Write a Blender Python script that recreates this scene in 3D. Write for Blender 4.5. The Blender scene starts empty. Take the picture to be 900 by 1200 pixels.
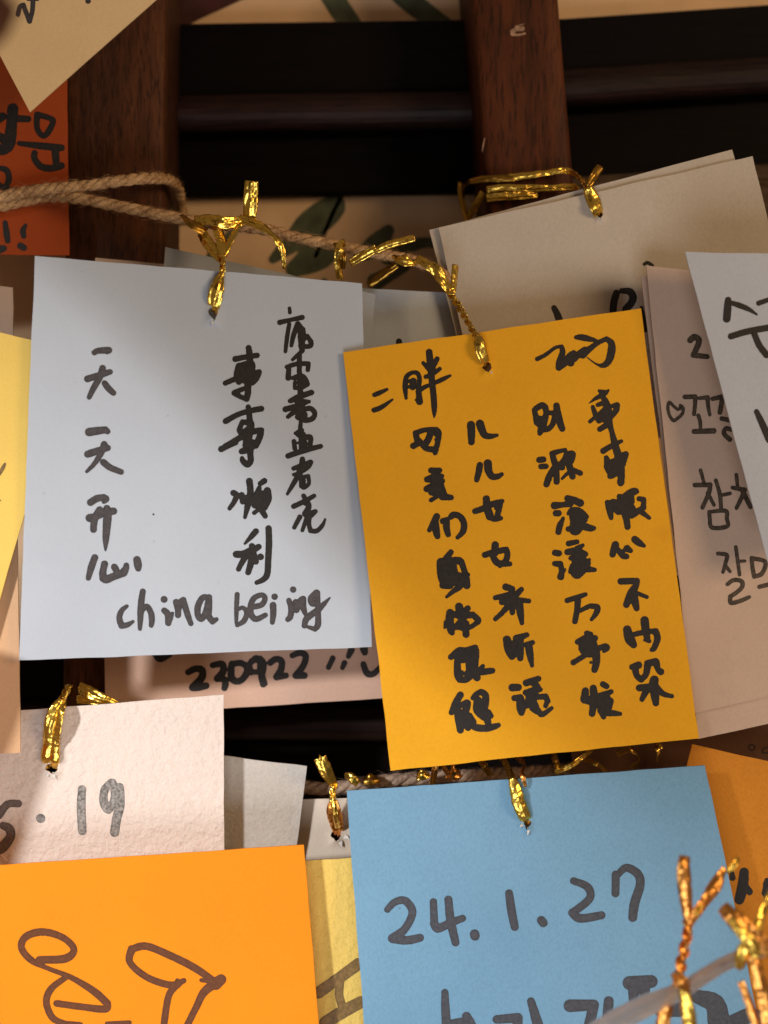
import bpy, math, random
import numpy as np
from mathutils import Vector, Matrix, noise

random.seed(7); rng = np.random.RandomState(7)
sc = bpy.context.scene
col = sc.collection

# ------------------------------------------------------------------ camera, world, lamps, exposure
D = 0.30            # camera to the plane of the yellow card (m)
S = 0.0002          # metres per photograph pixel on that plane
cam_d = bpy.data.cameras.new('camera'); cam = bpy.data.objects.new('camera', cam_d); col.objects.link(cam)
cam.location = (0, -D, 0); cam.rotation_euler = (math.radians(90), 0, 0)
cam_d.sensor_fit = 'VERTICAL'; cam_d.sensor_height = 24
cam_d.lens = 12.0 / (600*S/D)
cam_d.clip_start = 0.01; cam_d.clip_end = 50
cam_d.dof.use_dof = True; cam_d.dof.focus_distance = D + 0.002; cam_d.dof.aperture_fstop = 6.2
sc.camera = cam

w = bpy.data.worlds.new("World"); sc.world = w; w.use_nodes = True
bg = w.node_tree.nodes['Background']
bg.inputs[0].default_value = (1.0, 0.72, 0.50, 1); bg.inputs[1].default_value = 0.15

def lamp(name, kind, loc, target, power, color, **kw):
    l = bpy.data.lights.new(name, kind); l.energy = power; l.color = color
    for k, v in kw.items(): setattr(l, k, v)
    o = bpy.data.objects.new(name, l); col.objects.link(o)
    o.location = loc
    o.rotation_euler = (Vector(target) - Vector(loc)).to_track_quat('-Z', 'Y').to_euler()
    return o
# daylight reaching under the eaves from the lower left: falls off towards the top of the board
lamp('key_lamp', 'SPOT', (-0.46, -0.62, 0.18), (-0.092, 0, -0.085), 23.5, (0.98, 0.98, 0.97),
     spot_size=math.radians(26), spot_blend=1.0, shadow_soft_size=0.035)
lamp('warm_lamp', 'AREA', (0.48, -0.48, 0.13), (0.0, 0, 0.0), 1.75, (1.0, 0.70, 0.40), size=0.22)
lamp('front_lamp', 'AREA', (0.02, -0.55, -0.42), (0.01, 0, -0.10), 1.85, (0.95, 0.96, 1.0), size=0.34)

sc.view_settings.view_transform = 'Standard'
try: sc.view_settings.look = 'None'
except Exception: pass
sc.view_settings.exposure = 0.0; sc.view_settings.gamma = 1.0
sc.render.engine = 'CYCLES'
sc.render.resolution_x = 768; sc.render.resolution_y = 1024

# ------------------------------------------------------------------ helpers
def P(px, py, Y):
    k = S*(D+Y)/D
    return ((px-450)*k, Y, (600-py)*k)

def tag(o, label=None, cat=None, group=None, kind=None):
    if label: o['label'] = label
    if cat: o['category'] = cat
    if group: o['group'] = group
    if kind: o['kind'] = kind
    return o

def mesh_obj(name, verts, faces, mat, parent=None, smooth=True, origin=None):
    verts = np.asarray(verts, dtype=np.float64).reshape(-1, 3)
    base = Vector((0, 0, 0))
    if parent is not None: base = parent.matrix_basis.translation.copy()
    org = Vector(origin) if origin is not None else (base if parent is not None else Vector(verts.mean(axis=0)))
    me = bpy.data.meshes.new(name)
    me.from_pydata((verts - np.array(org)).tolist(), [], faces)
    me.polygons.foreach_set('use_smooth', [smooth]*len(me.polygons))
    me.materials.append(mat); me.update()
    o = bpy.data.objects.new(name, me); col.objects.link(o)
    if parent is not None:
        o.parent = parent; o.location = org - base
    else:
        o.location = org
    return o

def empty(name, loc):
    o = bpy.data.objects.new(name, None); col.objects.link(o)
    o.location = loc; o.empty_display_size = 0.01
    return o

def catmull(pts, n=6):
    """pts: array (k, d); smooth through them, a repeated point is a corner"""
    pts = np.asarray(pts, float)
    if len(pts) < 3: 
        t = np.linspace(0, 1, 3)[:, None]
        return pts if len(pts) < 2 else pts[0]*(1-t)+pts[-1]*t
    out = []; m = len(pts)
    for i in range(m-1):
        p1, p2 = pts[i], pts[i+1]
        if np.allclose(p1[:2], p2[:2]): continue
        p0 = pts[i-1] if i > 0 and not np.allclose(pts[i-1][:2], p1[:2]) else p1
        p3 = pts[i+2] if i < m-2 and not np.allclose(pts[i+2][:2], p2[:2]) else p2
        for k in range(n):
            t = k/n
            out.append(0.5*((2*p1)+(-p0+p2)*t+(2*p0-5*p1+4*p2-p3)*t*t+(-p0+3*p1-3*p2+p3)*t**3))
    out.append(pts[-1])
    return np.array(out)

# ------------------------------------------------------------------ materials
def new_mat(name):
    m = bpy.data.materials.new(name); m.use_nodes = True
    nt = m.node_tree; b = nt.nodes['Principled BSDF']
    return m, nt, b
def N(nt, t, **kw):
    n = nt.nodes.new(t)
    for k, v in kw.items():
        if hasattr(n, k): setattr(n, k, v)
        else: n.inputs[k].default_value = v
    return n
def ramp(nt, fac, stops):
    r = nt.nodes.new('ShaderNodeValToRGB'); nt.links.new(fac, r.inputs[0])
    cr = r.color_ramp
    while len(cr.elements) < len(stops): cr.elements.new(0.5)
    for e, (p, c) in zip(cr.elements, stops):
        e.position = p; e.color = (*c, 1) if len(c) == 3 else c
    return r

def paper(name, rgb, bump=0.25, scale=900.0, blotch=0.06, fibre=0.06, bd=0.0003, edge=None, speck=0.0, stain=None):
    m, nt, b = new_mat(name)
    tc = N(nt, 'ShaderNodeTexCoord')
    n1 = N(nt, 'ShaderNodeTexNoise'); n1.inputs['Scale'].default_value = 45; n1.inputs['Detail'].default_value = 5
    n2 = N(nt, 'ShaderNodeTexNoise'); n2.inputs['Scale'].default_value = scale; n2.inputs['Detail'].default_value = 6; n2.inputs['Roughness'].default_value = 0.65
    mp = N(nt, 'ShaderNodeMapping'); mp.inputs['Scale'].default_value = (1.0, 1.0, 0.75); mp.inputs['Rotation'].default_value = (0, 0.6, 0)
    n3 = N(nt, 'ShaderNodeTexNoise'); n3.inputs['Scale'].default_value = 1900; n3.inputs['Detail'].default_value = 2
    for n in (n1, n2): nt.links.new(tc.outputs['Object'], n.inputs['Vector'])
    nt.links.new(tc.outputs['Object'], mp.inputs[0]); nt.links.new(mp.outputs[0], n3.inputs['Vector'])
    def sh(c, f): return tuple(max(0, min(1, x*f)) for x in c)
    r1 = ramp(nt, n1.outputs[0], [(0.25, sh(rgb, 1-blotch)), (0.75, sh(rgb, 1+blotch*0.7))])
    r3 = ramp(nt, n3.outputs[0], [(0.30, (1-fibre,)*3), (0.62, (1, 1, 1))])
    mx = N(nt, 'ShaderNodeMix', data_type='RGBA', blend_type='MULTIPLY'); mx.inputs[0].default_value = 1
    nt.links.new(r1.outputs[0], mx.inputs[6]); nt.links.new(r3.outputs[0], mx.inputs[7])
    out = mx.outputs[2]
    if speck > 0:
        v = N(nt, 'ShaderNodeTexVoronoi'); v.inputs['Scale'].default_value = 260; v.inputs['Randomness'].default_value = 1
        nt.links.new(tc.outputs['Object'], v.inputs['Vector'])
        n4 = N(nt, 'ShaderNodeTexNoise'); n4.inputs['Scale'].default_value = 160
        nt.links.new(tc.outputs['Object'], n4.inputs['Vector'])
        rv = ramp(nt, v.outputs['Distance'], [(0.04, (1, 1, 1)), (0.10, (0, 0, 0))])
        rn = ramp(nt, n4.outputs[0], [(0.56, (0, 0, 0)), (0.62, (1, 1, 1))])
        mm = N(nt, 'ShaderNodeMath', operation='MULTIPLY'); nt.links.new(rv.outputs[0], mm.inputs[0]); nt.links.new(rn.outputs[0], mm.inputs[1])
        m2 = N(nt, 'ShaderNodeMath', operation='MULTIPLY'); nt.links.new(mm.outputs[0], m2.inputs[0]); m2.inputs[1].default_value = speck
        mz = N(nt, 'ShaderNodeMix', data_type='RGBA'); nt.links.new(m2.outputs[0], mz.inputs[0]); nt.links.new(out, mz.inputs[6])
        mz.inputs[7].default_value = (*sh(rgb, 0.35), 1); out = mz.outputs[2]
    if stain:
        for (x, y, z, r, c, f) in stain:      # soft worn stains with a shape of their own
            vm = N(nt, 'ShaderNodeVectorMath', operation='DISTANCE'); geo = N(nt, 'ShaderNodeNewGeometry')
            nz = N(nt, 'ShaderNodeTexNoise'); nz.inputs['Scale'].default_value = 130
            va = N(nt, 'ShaderNodeVectorMath', operation='MULTIPLY_ADD'); va.inputs[1].default_value = (r*0.9,)*3
            nt.links.new(geo.outputs['Position'], nz.inputs['Vector']); nt.links.new(nz.outputs['Color'], va.inputs[0]); nt.links.new(geo.outputs['Position'], va.inputs[2])
            nt.links.new(va.outputs[0], vm.inputs[0]); vm.inputs[1].default_value = (x+r*.45, y+r*.45, z+r*.45)
            mr = N(nt, 'ShaderNodeMapRange'); mr.interpolation_type = 'SMOOTHSTEP'
            nt.links.new(vm.outputs['Value'], mr.inputs[0]); mr.inputs[1].default_value = r; mr.inputs[2].default_value = r*0.3
            mr.inputs[3].default_value = 0; mr.inputs[4].default_value = f
            ms = N(nt, 'ShaderNodeMix', data_type='RGBA'); nt.links.new(mr.outputs[0], ms.inputs[0]); nt.links.new(out, ms.inputs[6]); ms.inputs[7].default_value = (*c, 1)
            out = ms.outputs[2]
    nt.links.new(out, b.inputs['Base Color'])
    b.inputs['Roughness'].default_value = 0.82; b.inputs['Specular IOR Level'].default_value = 0.25
    bp = N(nt, 'ShaderNodeBump'); bp.inputs['Strength'].default_value = bump; bp.inputs['Distance'].default_value = bd
    nt.links.new(n2.outputs[0], bp.inputs['Height']); nt.links.new(bp.outputs[0], b.inputs['Normal'])
    return m

def ink(name, rgb, rough=0.55, streak=0.25, light=None, scale=1400):
    """felt pen ink; 'light' is the paler tone where a dry pen left the paper showing"""
    m, nt, b = new_mat(name)
    tc = N(nt, 'ShaderNodeTexCoord')
    n = N(nt, 'ShaderNodeTexNoise'); n.inputs['Scale'].default_value = scale; n.inputs['Detail'].default_value = 4
    nt.links.new(tc.outputs['Object'], n.inputs['Vector'])
    hi = light or tuple(c*(1+streak*2)+0.004 for c in rgb)
    r = ramp(nt, n.outputs[0], [(0.32, rgb), (0.72, hi)])
    at = N(nt, 'ShaderNodeAttribute'); at.attribute_name = 'depth'
    ed = ramp(nt, at.outputs['Fac'], [(0.0, (0.72,)*3), (0.55, (1, 1, 1))])   # ink pools along the edge of the stroke
    mx = N(nt, 'ShaderNodeMix', data_type='RGBA', blend_type='MULTIPLY'); mx.inputs[0].default_value = 1
    nt.links.new(r.outputs[0], mx.inputs[6]); nt.links.new(ed.outputs[0], mx.inputs[7])
    nt.links.new(mx.outputs[2], b.inputs['Base Color'])
    b.inputs['Roughness'].default_value = rough; b.inputs['Specular IOR Level'].default_value = 0.3
    return m

def foil(name, rgb, rough=0.20, scale=300, strength=0.22):
    m, nt, b = new_mat(name)
    tc = N(nt, 'ShaderNodeTexCoord')
    n = N(nt, 'ShaderNodeTexNoise'); n.inputs['Scale'].default_value = scale; n.inputs['Detail'].default_value = 3; n.inputs['Distortion'].default_value = 0.6
    v = N(nt, 'ShaderNodeTexVoronoi'); v.inputs['Scale'].default_value = scale*1.6
    for q in (n, v): nt.links.new(tc.outputs['Object'], q.inputs['Vector'])
    ad = N(nt, 'ShaderNodeMath', operation='ADD'); nt.links.new(n.outputs[0], ad.inputs[0]); nt.links.new(v.outputs['Distance'], ad.inputs[1])
    bp = N(nt, 'ShaderNodeBump'); bp.inputs['Strength'].default_value = strength; bp.inputs['Distance'].default_value = 0.0006
    nt.links.new(ad.outputs[0], bp.inputs['Height']); nt.links.new(bp.outputs[0], b.inputs['Normal'])
    n5 = N(nt, 'ShaderNodeTexNoise'); n5.inputs['Scale'].default_value = 150
    nt.links.new(tc.outputs['Object'], n5.inputs['Vector'])
    r = ramp(nt, n5.outputs[0], [(0.3, tuple(c*0.75 for c in rgb)), (0.65, rgb)])
    nt.links.new(r.outputs[0], b.inputs['Base Color'])
    b.inputs['Metallic'].default_value = 1.0; b.inputs['Roughness'].default_value = rough
    return m

def wood(name, dark, light, rough=0.5, along='Z', coat=0.2, bump=0.4, gs=1.0, spec=0.3):
    m, nt, b = new_mat(name)
    tc = N(nt, 'ShaderNodeTexCoord')
    mp = N(nt, 'ShaderNodeMapping'); mp.inputs['Scale'].default_value = (1, 1, 0.13) if along == 'Z' else (0.06, 1, 1)
    nt.links.new(tc.outputs['Object'], mp.inputs[0])
    n = N(nt, 'ShaderNodeTexNoise'); n.inputs['Scale'].default_value = 420*gs; n.inputs['Detail'].default_value = 6; n.inputs['Roughness'].default_value = 0.7
    n2 = N(nt, 'ShaderNodeTexNoise'); n2.inputs['Scale'].default_value = 60*gs; n2.inputs['Detail'].default_value = 3; n2.inputs['Distortion'].default_value = 0.8
    n3 = N(nt, 'ShaderNodeTexNoise'); n3.inputs['Scale'].default_value = 1600*gs
    for q in (n, n2, n3): nt.links.new(mp.outputs[0], q.inputs['Vector'])
    a = N(nt, 'ShaderNodeMath', operation='ADD'); nt.links.new(n.outputs[0], a.inputs[0]); nt.links.new(n2.outputs[0], a.inputs[1])
    h = N(nt, 'ShaderNodeMath', operation='MULTIPLY'); nt.links.new(a.outputs[0], h.inputs[0]); h.inputs[1].default_value = 0.5
    r = ramp(nt, h.outputs[0], [(0.36, dark), (0.62, light)])
    r3 = ramp(nt, n3.outputs[0], [(0.36, (0.35,)*3), (0.47, (1, 1, 1))])
    mx = N(nt, 'ShaderNodeMix', data_type='RGBA', blend_type='MULTIPLY'); mx.inputs[0].default_value = 0.8
    nt.links.new(r.outputs[0], mx.inputs[6]); nt.links.new(r3.outputs[0], mx.inputs[7])
    nt.links.new(mx.outputs[2], b.inputs['Base Color'])
    bp = N(nt, 'ShaderNodeBump'); bp.inputs['Strength'].default_value = bump; bp.inputs['Distance'].default_value = 0.0004
    nt.links.new(n.outputs[0], bp.inputs['Height']); nt.links.new(bp.outputs[0], b.inputs['Normal'])
    b.inputs['Specular IOR Level'].default_value = spec; b.inputs['Roughness'].default_value = rough; b.inputs['Coat Weight'].default_value = coat; b.inputs['Coat Roughness'].default_value = 0.35
    return m

def jute(name, c1, c2):
    m, nt, b = new_mat(name)
    tc = N(nt, 'ShaderNodeTexCoord')
    n = N(nt, 'ShaderNodeTexNoise'); n.inputs['Scale'].default_value = 1500; n.inputs['Detail'].default_value = 5
    n2 = N(nt, 'ShaderNodeTexNoise'); n2.inputs['Scale'].default_value = 260
    for q in (n, n2): nt.links.new(tc.outputs['Object'], q.inputs['Vector'])
    a = N(nt, 'ShaderNodeMath', operation='ADD'); nt.links.new(n.outputs[0], a.inputs[0]); nt.links.new(n2.outputs[0], a.inputs[1])
    h = N(nt, 'ShaderNodeMath', operation='MULTIPLY'); nt.links.new(a.outputs[0], h.inputs[0]); h.inputs[1].default_value = 0.5
    r = ramp(nt, h.outputs[0], [(0.35, c1), (0.62, c2)]); nt.links.new(r.outputs[0], b.inputs['Base Color'])
    bp = N(nt, 'ShaderNodeBump'); bp.inputs['Strength'].default_value = 0.9; bp.inputs['Distance'].default_value = 0.0004
    nt.links.new(n.outputs[0], bp.inputs['Height']); nt.links.new(bp.outputs[0], b.inputs['Normal'])
    b.inputs['Roughness'].default_value = 0.9; b.inputs['Specular IOR Level'].default_value = 0.15
    return m

def plain(name, rgb, rough=0.7, var=0.25, scale=120):
    m, nt, b = new_mat(name)
    tc = N(nt, 'ShaderNodeTexCoord'); n = N(nt, 'ShaderNodeTexNoise'); n.inputs['Scale'].default_value = scale; n.inputs['Detail'].default_value = 5
    nt.links.new(tc.outputs['Object'], n.inputs['Vector'])
    r = ramp(nt, n.outputs[0], [(0.3, tuple(c*(1-var) for c in rgb)), (0.7, tuple(min(1, c*(1+var)) for c in rgb))])
    nt.links.new(r.outputs[0], b.inputs['Base Color']); b.inputs['Roughness'].default_value = rough
    return m

M_ink = ink('felt_pen_ink', (0.014, 0.011, 0.010))
M_ink_soft = ink('dull_felt_pen_ink', (0.045, 0.040, 0.042), streak=0.3)
M_ink_slate = ink('slate_felt_pen_ink', (0.045, 0.048, 0.060), streak=0.3)
M_ink_grey = ink('worn_grey_ink', (0.10, 0.095, 0.09), streak=0.5, light=(0.42, 0.39, 0.37), scale=1500, rough=0.8)
M_ink_brown = ink('ink_on_orange_card', (0.11, 0.032, 0.007), streak=0.2)
M_ink_ochre = ink('ink_on_yellow_card', (0.15, 0.085, 0.022), streak=0.4)
M_gold = foil('gold_foil', (1.0, 0.66, 0.12), rough=0.27, scale=420, strength=0.34)
M_gold_dark = foil('dark_gold_foil', (0.42, 0.23, 0.04), rough=0.33)  # darker, duller version of the gold colour
M_copper_refl = foil('copper_warm_reflection_foil', (0.93, 0.42, 0.10), rough=0.30, scale=420, strength=0.34)  # on the foreground ties this colour stands for a warm reflection
M_wood = wood('stained_post_wood', (0.040, 0.011, 0.004), (0.115, 0.029, 0.008), rough=0.55, coat=0.0, spec=0.2)
M_wood_l = wood('grainy_post_wood', (0.036, 0.012, 0.005), (0.11, 0.036, 0.012), rough=0.65, gs=1.3, coat=0.0, spec=0.2)
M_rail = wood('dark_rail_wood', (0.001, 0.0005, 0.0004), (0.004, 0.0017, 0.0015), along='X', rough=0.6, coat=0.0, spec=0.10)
M_old = wood('weathered_grey_wood', (0.07, 0.045, 0.03), (0.17, 0.12, 0.085), along='X', rough=0.85, coat=0.0, spec=0.1)
M_bead = wood('lit_bead_wood', (0.006, 0.0025, 0.002), (0.030, 0.012, 0.010), along='X', rough=0.5, coat=0.0, spec=0.2)  # light caught by the rounded bead is put into this lighter, redder colour
M_jute = jute('jute_fibre', (0.26, 0.13, 0.055), (0.66, 0.42, 0.21))
M_jute_grey = jute('weathered_jute', (0.22, 0.14, 0.10), (0.55, 0.40, 0.30))

# ------------------------------------------------------------------ cards
class Card:
    """A paper card: its outline is given where its corners show in the photograph, its depth by a gently bent plane."""
    def __init__(s, name, label, quad, Y0, gx=0, gy=0, bx=0, by=0, tw=0, mat=None, hole=None, thick=0.0004, n=26, group='wish cards hung on the frame', wob=0.55):
        s.q = np.array(quad, float); s.c = s.q.mean(axis=0)
        s.p = (Y0, gx, gy, bx, by, tw)
        us = np.linspace(0, 1, n+1); vs = np.linspace(0, 1, n+1)
        hb = None
        if hole:
            hx, hy, hr = hole[:3]; hs = hole[3] if len(hole) > 3 else 1.6
            hu, hv = s.uv(hx, hy)
            W = np.linalg.norm(s.q[1]-s.q[0]); H = np.linalg.norm(s.q[3]-s.q[0])
            du, dv = 2.6*hr/W, 2.6*hr*hs/H; m = 6
            k1 = max(2, int(n*(hu-du))); k2 = max(2, int(n*(1-hu-du)))
            us = np.concatenate([np.linspace(0, hu-du, k1+1)[:-1], np.linspace(hu-du, hu+du, m+1)[:-1], np.linspace(hu+du, 1, k2+1)])
            l1 = max(1, int(n*max(0.02, hv-dv))); l2 = max(2, int(n*(1-hv-dv)))
            vs = np.concatenate([np.linspace(0, hv-dv, l1+1)[:-1], np.linspace(hv-dv, hv+dv, m+1)[:-1], np.linspace(hv+dv, 1, l2+1)])
            hb = (k1, k1+m, l1, l1+m)
        nu, nv = len(us), len(vs)
        fr = []; 
        for j, v in enumerate(vs):
            for i, u in enumerate(us):
                x, y = s.xy(u, v)
                if wob:
                    if i in (0, nu-1): x += wob*noise.noise(Vector((y*0.03, i*9.1+s.c[0], 1.3)))*1.6
                    if j in (0, nv-1): y += wob*noise.noise(Vector((x*0.03, j*7.7+s.c[1], 4.3)))*1.6
                fr.append(P(x, y, s.Y(x, y)))
        ids = lambda i, j: j*nu+i
        faces = []; holeloop = None
        for j in range(nv-1):
            for i in range(nu-1):
                if hb and hb[0] <= i < hb[1] and hb[2] <= j < hb[3]: continue
                faces.append((ids(i, j), ids(i, j+1), ids(i+1, j+1), ids(i+1, j)))
        if hb:
            i0, i1, j0, j1 = hb
            ring = [(i, j0) for i in range(i0, i1)]+[(i1, j) for j in range(j0, j1)]+[(i, j1) for i in range(i1, i0, -1)]+[(i0, j) for j in range(j1, j0, -1)]
            cx, cy = hx, hy
            loops = [[ids(i, j) for i, j in ring]]
            for f, bulge in ((0.55, 0.0), (0.25, 0.35), (0.0, 0.75)):
                lp = []
                for (i, j) in ring:
                    bx_, by_ = s.xy(us[i], vs[j]); ang = math.atan2(by_-cy, bx_-cx)
                    c_, s_ = math.cos(ang), math.sin(ang)
                    rr = hr*(1+0.12*math.sin(3*ang+cx)+0.08*math.sin(7*ang))
                    ox = cx + rr*c_*(1-0.45*max(0, s_)); oy = cy + rr*s_*(hs if s_ > 0 else 1.0)
                    x = ox*(1-f)+bx_*f; y = oy*(1-f)+by_*f
                    lp.append(len(fr)); b_ = bulge*0.0016*(0.3+0.9*max(0, s_))*(0.7+0.5*noise.noise(Vector((ang*2, cx, 0))))
                    fr.append(P(x, y, s.Y(x, y)-b_))
                loops.append(lp)
            L = len(ring)
            for a, b in zip(loops[:-1], loops[1:]):
                for k in range(L):
                    k2 = (k+1) % L; faces.append((a[k], b[k], b[k2], a[k2]))
            holeloop = loops[-1]
        F = len(fr)
        bk = [(x, y+thick, z) for x, y, z in fr]
        bf = [tuple(F+v for v in reversed(f)) for f in faces]
        side = []
        per = [ids(i, 0) for i in range(nu-1)]+[ids(nu-1, j) for j in range(nv-1)]+[ids(i, nv-1) for i in range(nu-1, 0, -1)]+[ids(0, j) for j in range(nv-1, 0, -1)]
        for k in range(len(per)):
            a, b = per[k], per[(k+1) % len(per)]; side.append((a, b, F+b, F+a))
        if holeloop:
            for k in range(len(holeloop)):
                a, b = holeloop[k], holeloop[(k+1) % len(holeloop)]; side.append((b, a, F+a, F+b))
        o = s.obj = mesh_obj(name, fr+bk, faces+bf+side, mat)
        nf = len(faces)*2
        for p in o.data.polygons[nf:]: p.use_smooth = False
        # keep the front and the back shaded apart from the cut edge
        es = set()
        for f in side: es.add(tuple(sorted(f[:2]))); es.add(tuple(sorted(f[2:])))
        for e in o.data.edges:
            if tuple(sorted(e.vertices)) in es: e.use_edge_sharp = True
        tag(o, label, 'card', group)
    def xy(s, u, v):
        q = s.q; return ((1-u)*(1-v)*q[0]+u*(1-v)*q[1]+u*v*q[2]+(1-u)*v*q[3])
    def uv(s, x, y):
        u = v = 0.5
        for _ in range(12):
            e = s.xy(u, v)-np.array([x, y]); h = 1e-4
            J = np.column_stack([(s.xy(u+h, v)-s.xy(u, v))/h, (s.xy(u, v+h)-s.xy(u, v))/h])
            d = np.linalg.solve(J, e); u -= d[0]; v -= d[1]
        return u, v
    def Y(s, x, y):
        Y0, gx, gy, bx, by, tw = s.p; a = (x-s.c[0])/200; b = (y-s.c[1])/200
        return Y0+gx*a+gy*b+bx*a*a+by*b*b+tw*a*b

def write(card, groups, mat, name='handwriting', lift=0.00006, h=0.62, label=None, pw=1.0):
    """Pen strokes joined into one clean ink outline lying on the card. groups: (x0, y0, zoom, strokes)"""
    segs = []
    for (x0, y0, z, strokes) in groups:
        for st in strokes:
            a = np.array([(x0+p[0]/z, y0+p[1]/z, 0.5*pw*p[2]/z) for p in st], float)
            c = catmull(a, 7) if len(a) > 1 else np.array([a[0], a[0]+[.01, 0, 0]])
            # slight hand tremor in the width of the stroke
            for i in range(len(c)): c[i, 2] *= 1+0.05*noise.noise(Vector((c[i, 0]*0.25, c[i, 1]*0.25, 3.1)))
            for i in range(len(c)-1): segs.append((c[i], c[i+1]))
    A = np.array([s[0] for s in segs]); B = np.array([s[1] for s in segs])
    R = max(A[:, 2].max(), B[:, 2].max())+2
    x0 = min(A[:, 0].min(), B[:, 0].min())-R; x1 = max(A[:, 0].max(), B[:, 0].max())+R
    y0 = min(A[:, 1].min(), B[:, 1].min())-R; y1 = max(A[:, 1].max(), B[:, 1].max())+R
    nx = int((x1-x0)/h)+2; ny = int((y1-y0)/h)+2
    F = np.full((ny, nx), -3.0)
    for a, b in zip(A, B):
        r = max(a[2], b[2])+1.5
        i0 = max(0, int((min(a[0], b[0])-r-x0)/h)); i1 = min(nx, int((max(a[0], b[0])+r-x0)/h)+2)
        j0 = max(0, int((min(a[1], b[1])-r-y0)/h)); j1 = min(ny, int((max(a[1], b[1])+r-y0)/h)+2)
        X, Yg = np.meshgrid(x0+h*np.arange(i0, i1), y0+h*np.arange(j0, j1))
        d = b[:2]-a[:2]; L2 = max(1e-9, d@d)
        t = np.clip(((X-a[0])*d[0]+(Yg-a[1])*d[1])/L2, 0, 1)
        f = a[2]*(1-t)+b[2]*t-np.hypot(X-a[0]-t*d[0], Yg-a[1]-t*d[1])
        F[j0:j1, i0:i1] = np.maximum(F[j0:j1, i0:i1], f)
    gx, gy = np.meshgrid(x0+h*np.arange(nx), y0+h*np.arange(ny))
    jit = 0.14*np.sin(gx*1.9+np.sin(gy*1.3)*2)*np.sin(gy*2.3+gx*0.7)      # ragged paper-fibre edge
    F = F+jit
    inside = F > 0
    verts, faces, dep, cache = [], [], [], {}
    def vat(key, x, y, d):
        k = cache.get(key)
        if k is None:
            k = cache[key] = len(verts); verts.append(P(x, y, card.Y(x, y)-lift)); dep.append(d)
        return k
    def gv(i, j): return vat((i, j), x0+i*h, y0+j*h, min(1.0, max(0.0, F[j, i]/4)))
    def ev(i, j, k, l):
        a, b = F[j, i], F[l, k]; t = a/(a-b); t = min(0.98, max(0.02, t))
        key = (i, j, k, l) if (i, j) < (k, l) else (k, l, i, j)
        return vat(key, x0+(i+(k-i)*t)*h, y0+(j+(l-j)*t)*h, 0.0)
    cnt = inside[:-1, :-1].astype(int)+inside[1:, :-1]+inside[:-1, 1:]+inside[1:, 1:]
    for j in range(ny-1):
        row = cnt[j]; nz = np.nonzero(row)[0]; n = 0
        while n < len(nz):
            i = int(nz[n])
            if row[i] == 4:
                e = i+1
                while e < nx-1 and row[e] == 4 and e-i < 8: e += 1
                top = [gv(k, j) for k in range(i, e+1)]; bot = [gv(k, j+1) for k in range(e, i-1, -1)]
                # a long cell keeps every border vertex so that rows meet without cracks
                if e-i == 1: faces.append((top[0], bot[1], bot[0], top[1]))
                else: faces.append(tuple(reversed(top+bot)))
                n += e-i; continue
            cs = [(i, j), (i, j+1), (i+1, j+1), (i+1, j)]
            poly = []
            for k in range(4):
                a, b = cs[k], cs[(k+1) % 4]
                ia, ib = inside[a[1], a[0]], inside[b[1], b[0]]
                if ia: poly.append(gv(*a))
                if ia != ib: poly.append(ev(*a, *b))
            if len(poly) >= 3: faces.append(tuple(poly))
            n += 1
    o = mesh_obj(name, verts, faces, mat, parent=card.obj)
    at = o.data.attributes.new('depth', 'FLOAT', 'POINT'); at.data.foreach_set('value', dep)
    if label: o['label'] = label
    return o

def sl(*a):   # strokes written as "x,y,w x,y,w; x,y,w ..." ; w defaults to the one before
    out = []
    for txt in a:
        for st in txt.split(';'):
            st = st.strip()
            if not st: continue
            pts = []; lw = 40
            for p in st.split():
                v = [float(q) for q in p.split(',')]
                if len(v) > 2: lw = v[2]
                pts.append((v[0], v[1], lw))
            out.append(pts)
    return out
# ------------------------------------------------------------------ the frame behind the cards
class Flat:      # a surface one can print on
    def __init__(s, obj, Y): s.obj = obj; s._y = Y
    def Y(s, x, y): return s._y

def box_verts(x0, x1, y0, y1, z0, z1): return [(x, y, z) for x in (x0, x1) for y in (y0, y1) for z in (z0, z1)]

def prism(name, profile, x0, x1, mat, parent=None, tilt=0.0):
    """profile in (Y, Z) swept along X"""
    n = 24; v = []; f = []; m = len(profile)
    for k in range(n+1):
        x = x0+(x1-x0)*k/n
        for (y, z) in profile: v.append((x, y+0.0003*noise.noise(Vector((x*30, z*50, 0))), z+tilt*x+0.0002*noise.noise(Vector((x*22, z*9, 5)))))
    for k in range(n):
        for i in range(m):
            a = k*m+i; b = k*m+(i+1) % m; f.append((a, a+m, b+m, b))
    f.append(tuple(range(m-1, -1, -1))); f.append(tuple(n*m+i for i in range(m)))
    o = mesh_obj(name, v, f, mat, parent, smooth=False)
    return o

# printed board that closes the frame at the back
YB = 0.0705
kb = S*(D+YB)/D
M_board = plain('faded_printed_board', (0.84, 0.57, 0.34), rough=0.75, var=0.12, scale=60)
bv = []; bf = []
nb = 10
for y in (YB, YB+0.006):
    for j in range(nb+1):
        for i in range(nb+1): bv.append((-0.26+0.52*i/nb, y, -0.30+0.60*j/nb))
q = (nb+1)**2
for j in range(nb):
    for i in range(nb):
        a = j*(nb+1)+i; bf.append((a, a+1, a+nb+2, a+nb+1)); bf.append((q+a+nb+1, q+a+nb+2, q+a+1, q+a))
for i in range(nb):
    bf.append((i, q+i, q+i+1, i+1)); a = nb*(nb+1)+i; bf.append((a+1, q+a+1, q+a, a))
    a = i*(nb+1); bf.append((a, a+nb+1, q+a+nb+1, q+a)); a += nb; bf.append((a+nb+1, a, q+a, q+a+nb+1))
board = mesh_obj('wall', bv, bf, M_board, smooth=False); board['kind'] = 'structure'
fb = Flat(board, YB)
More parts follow.
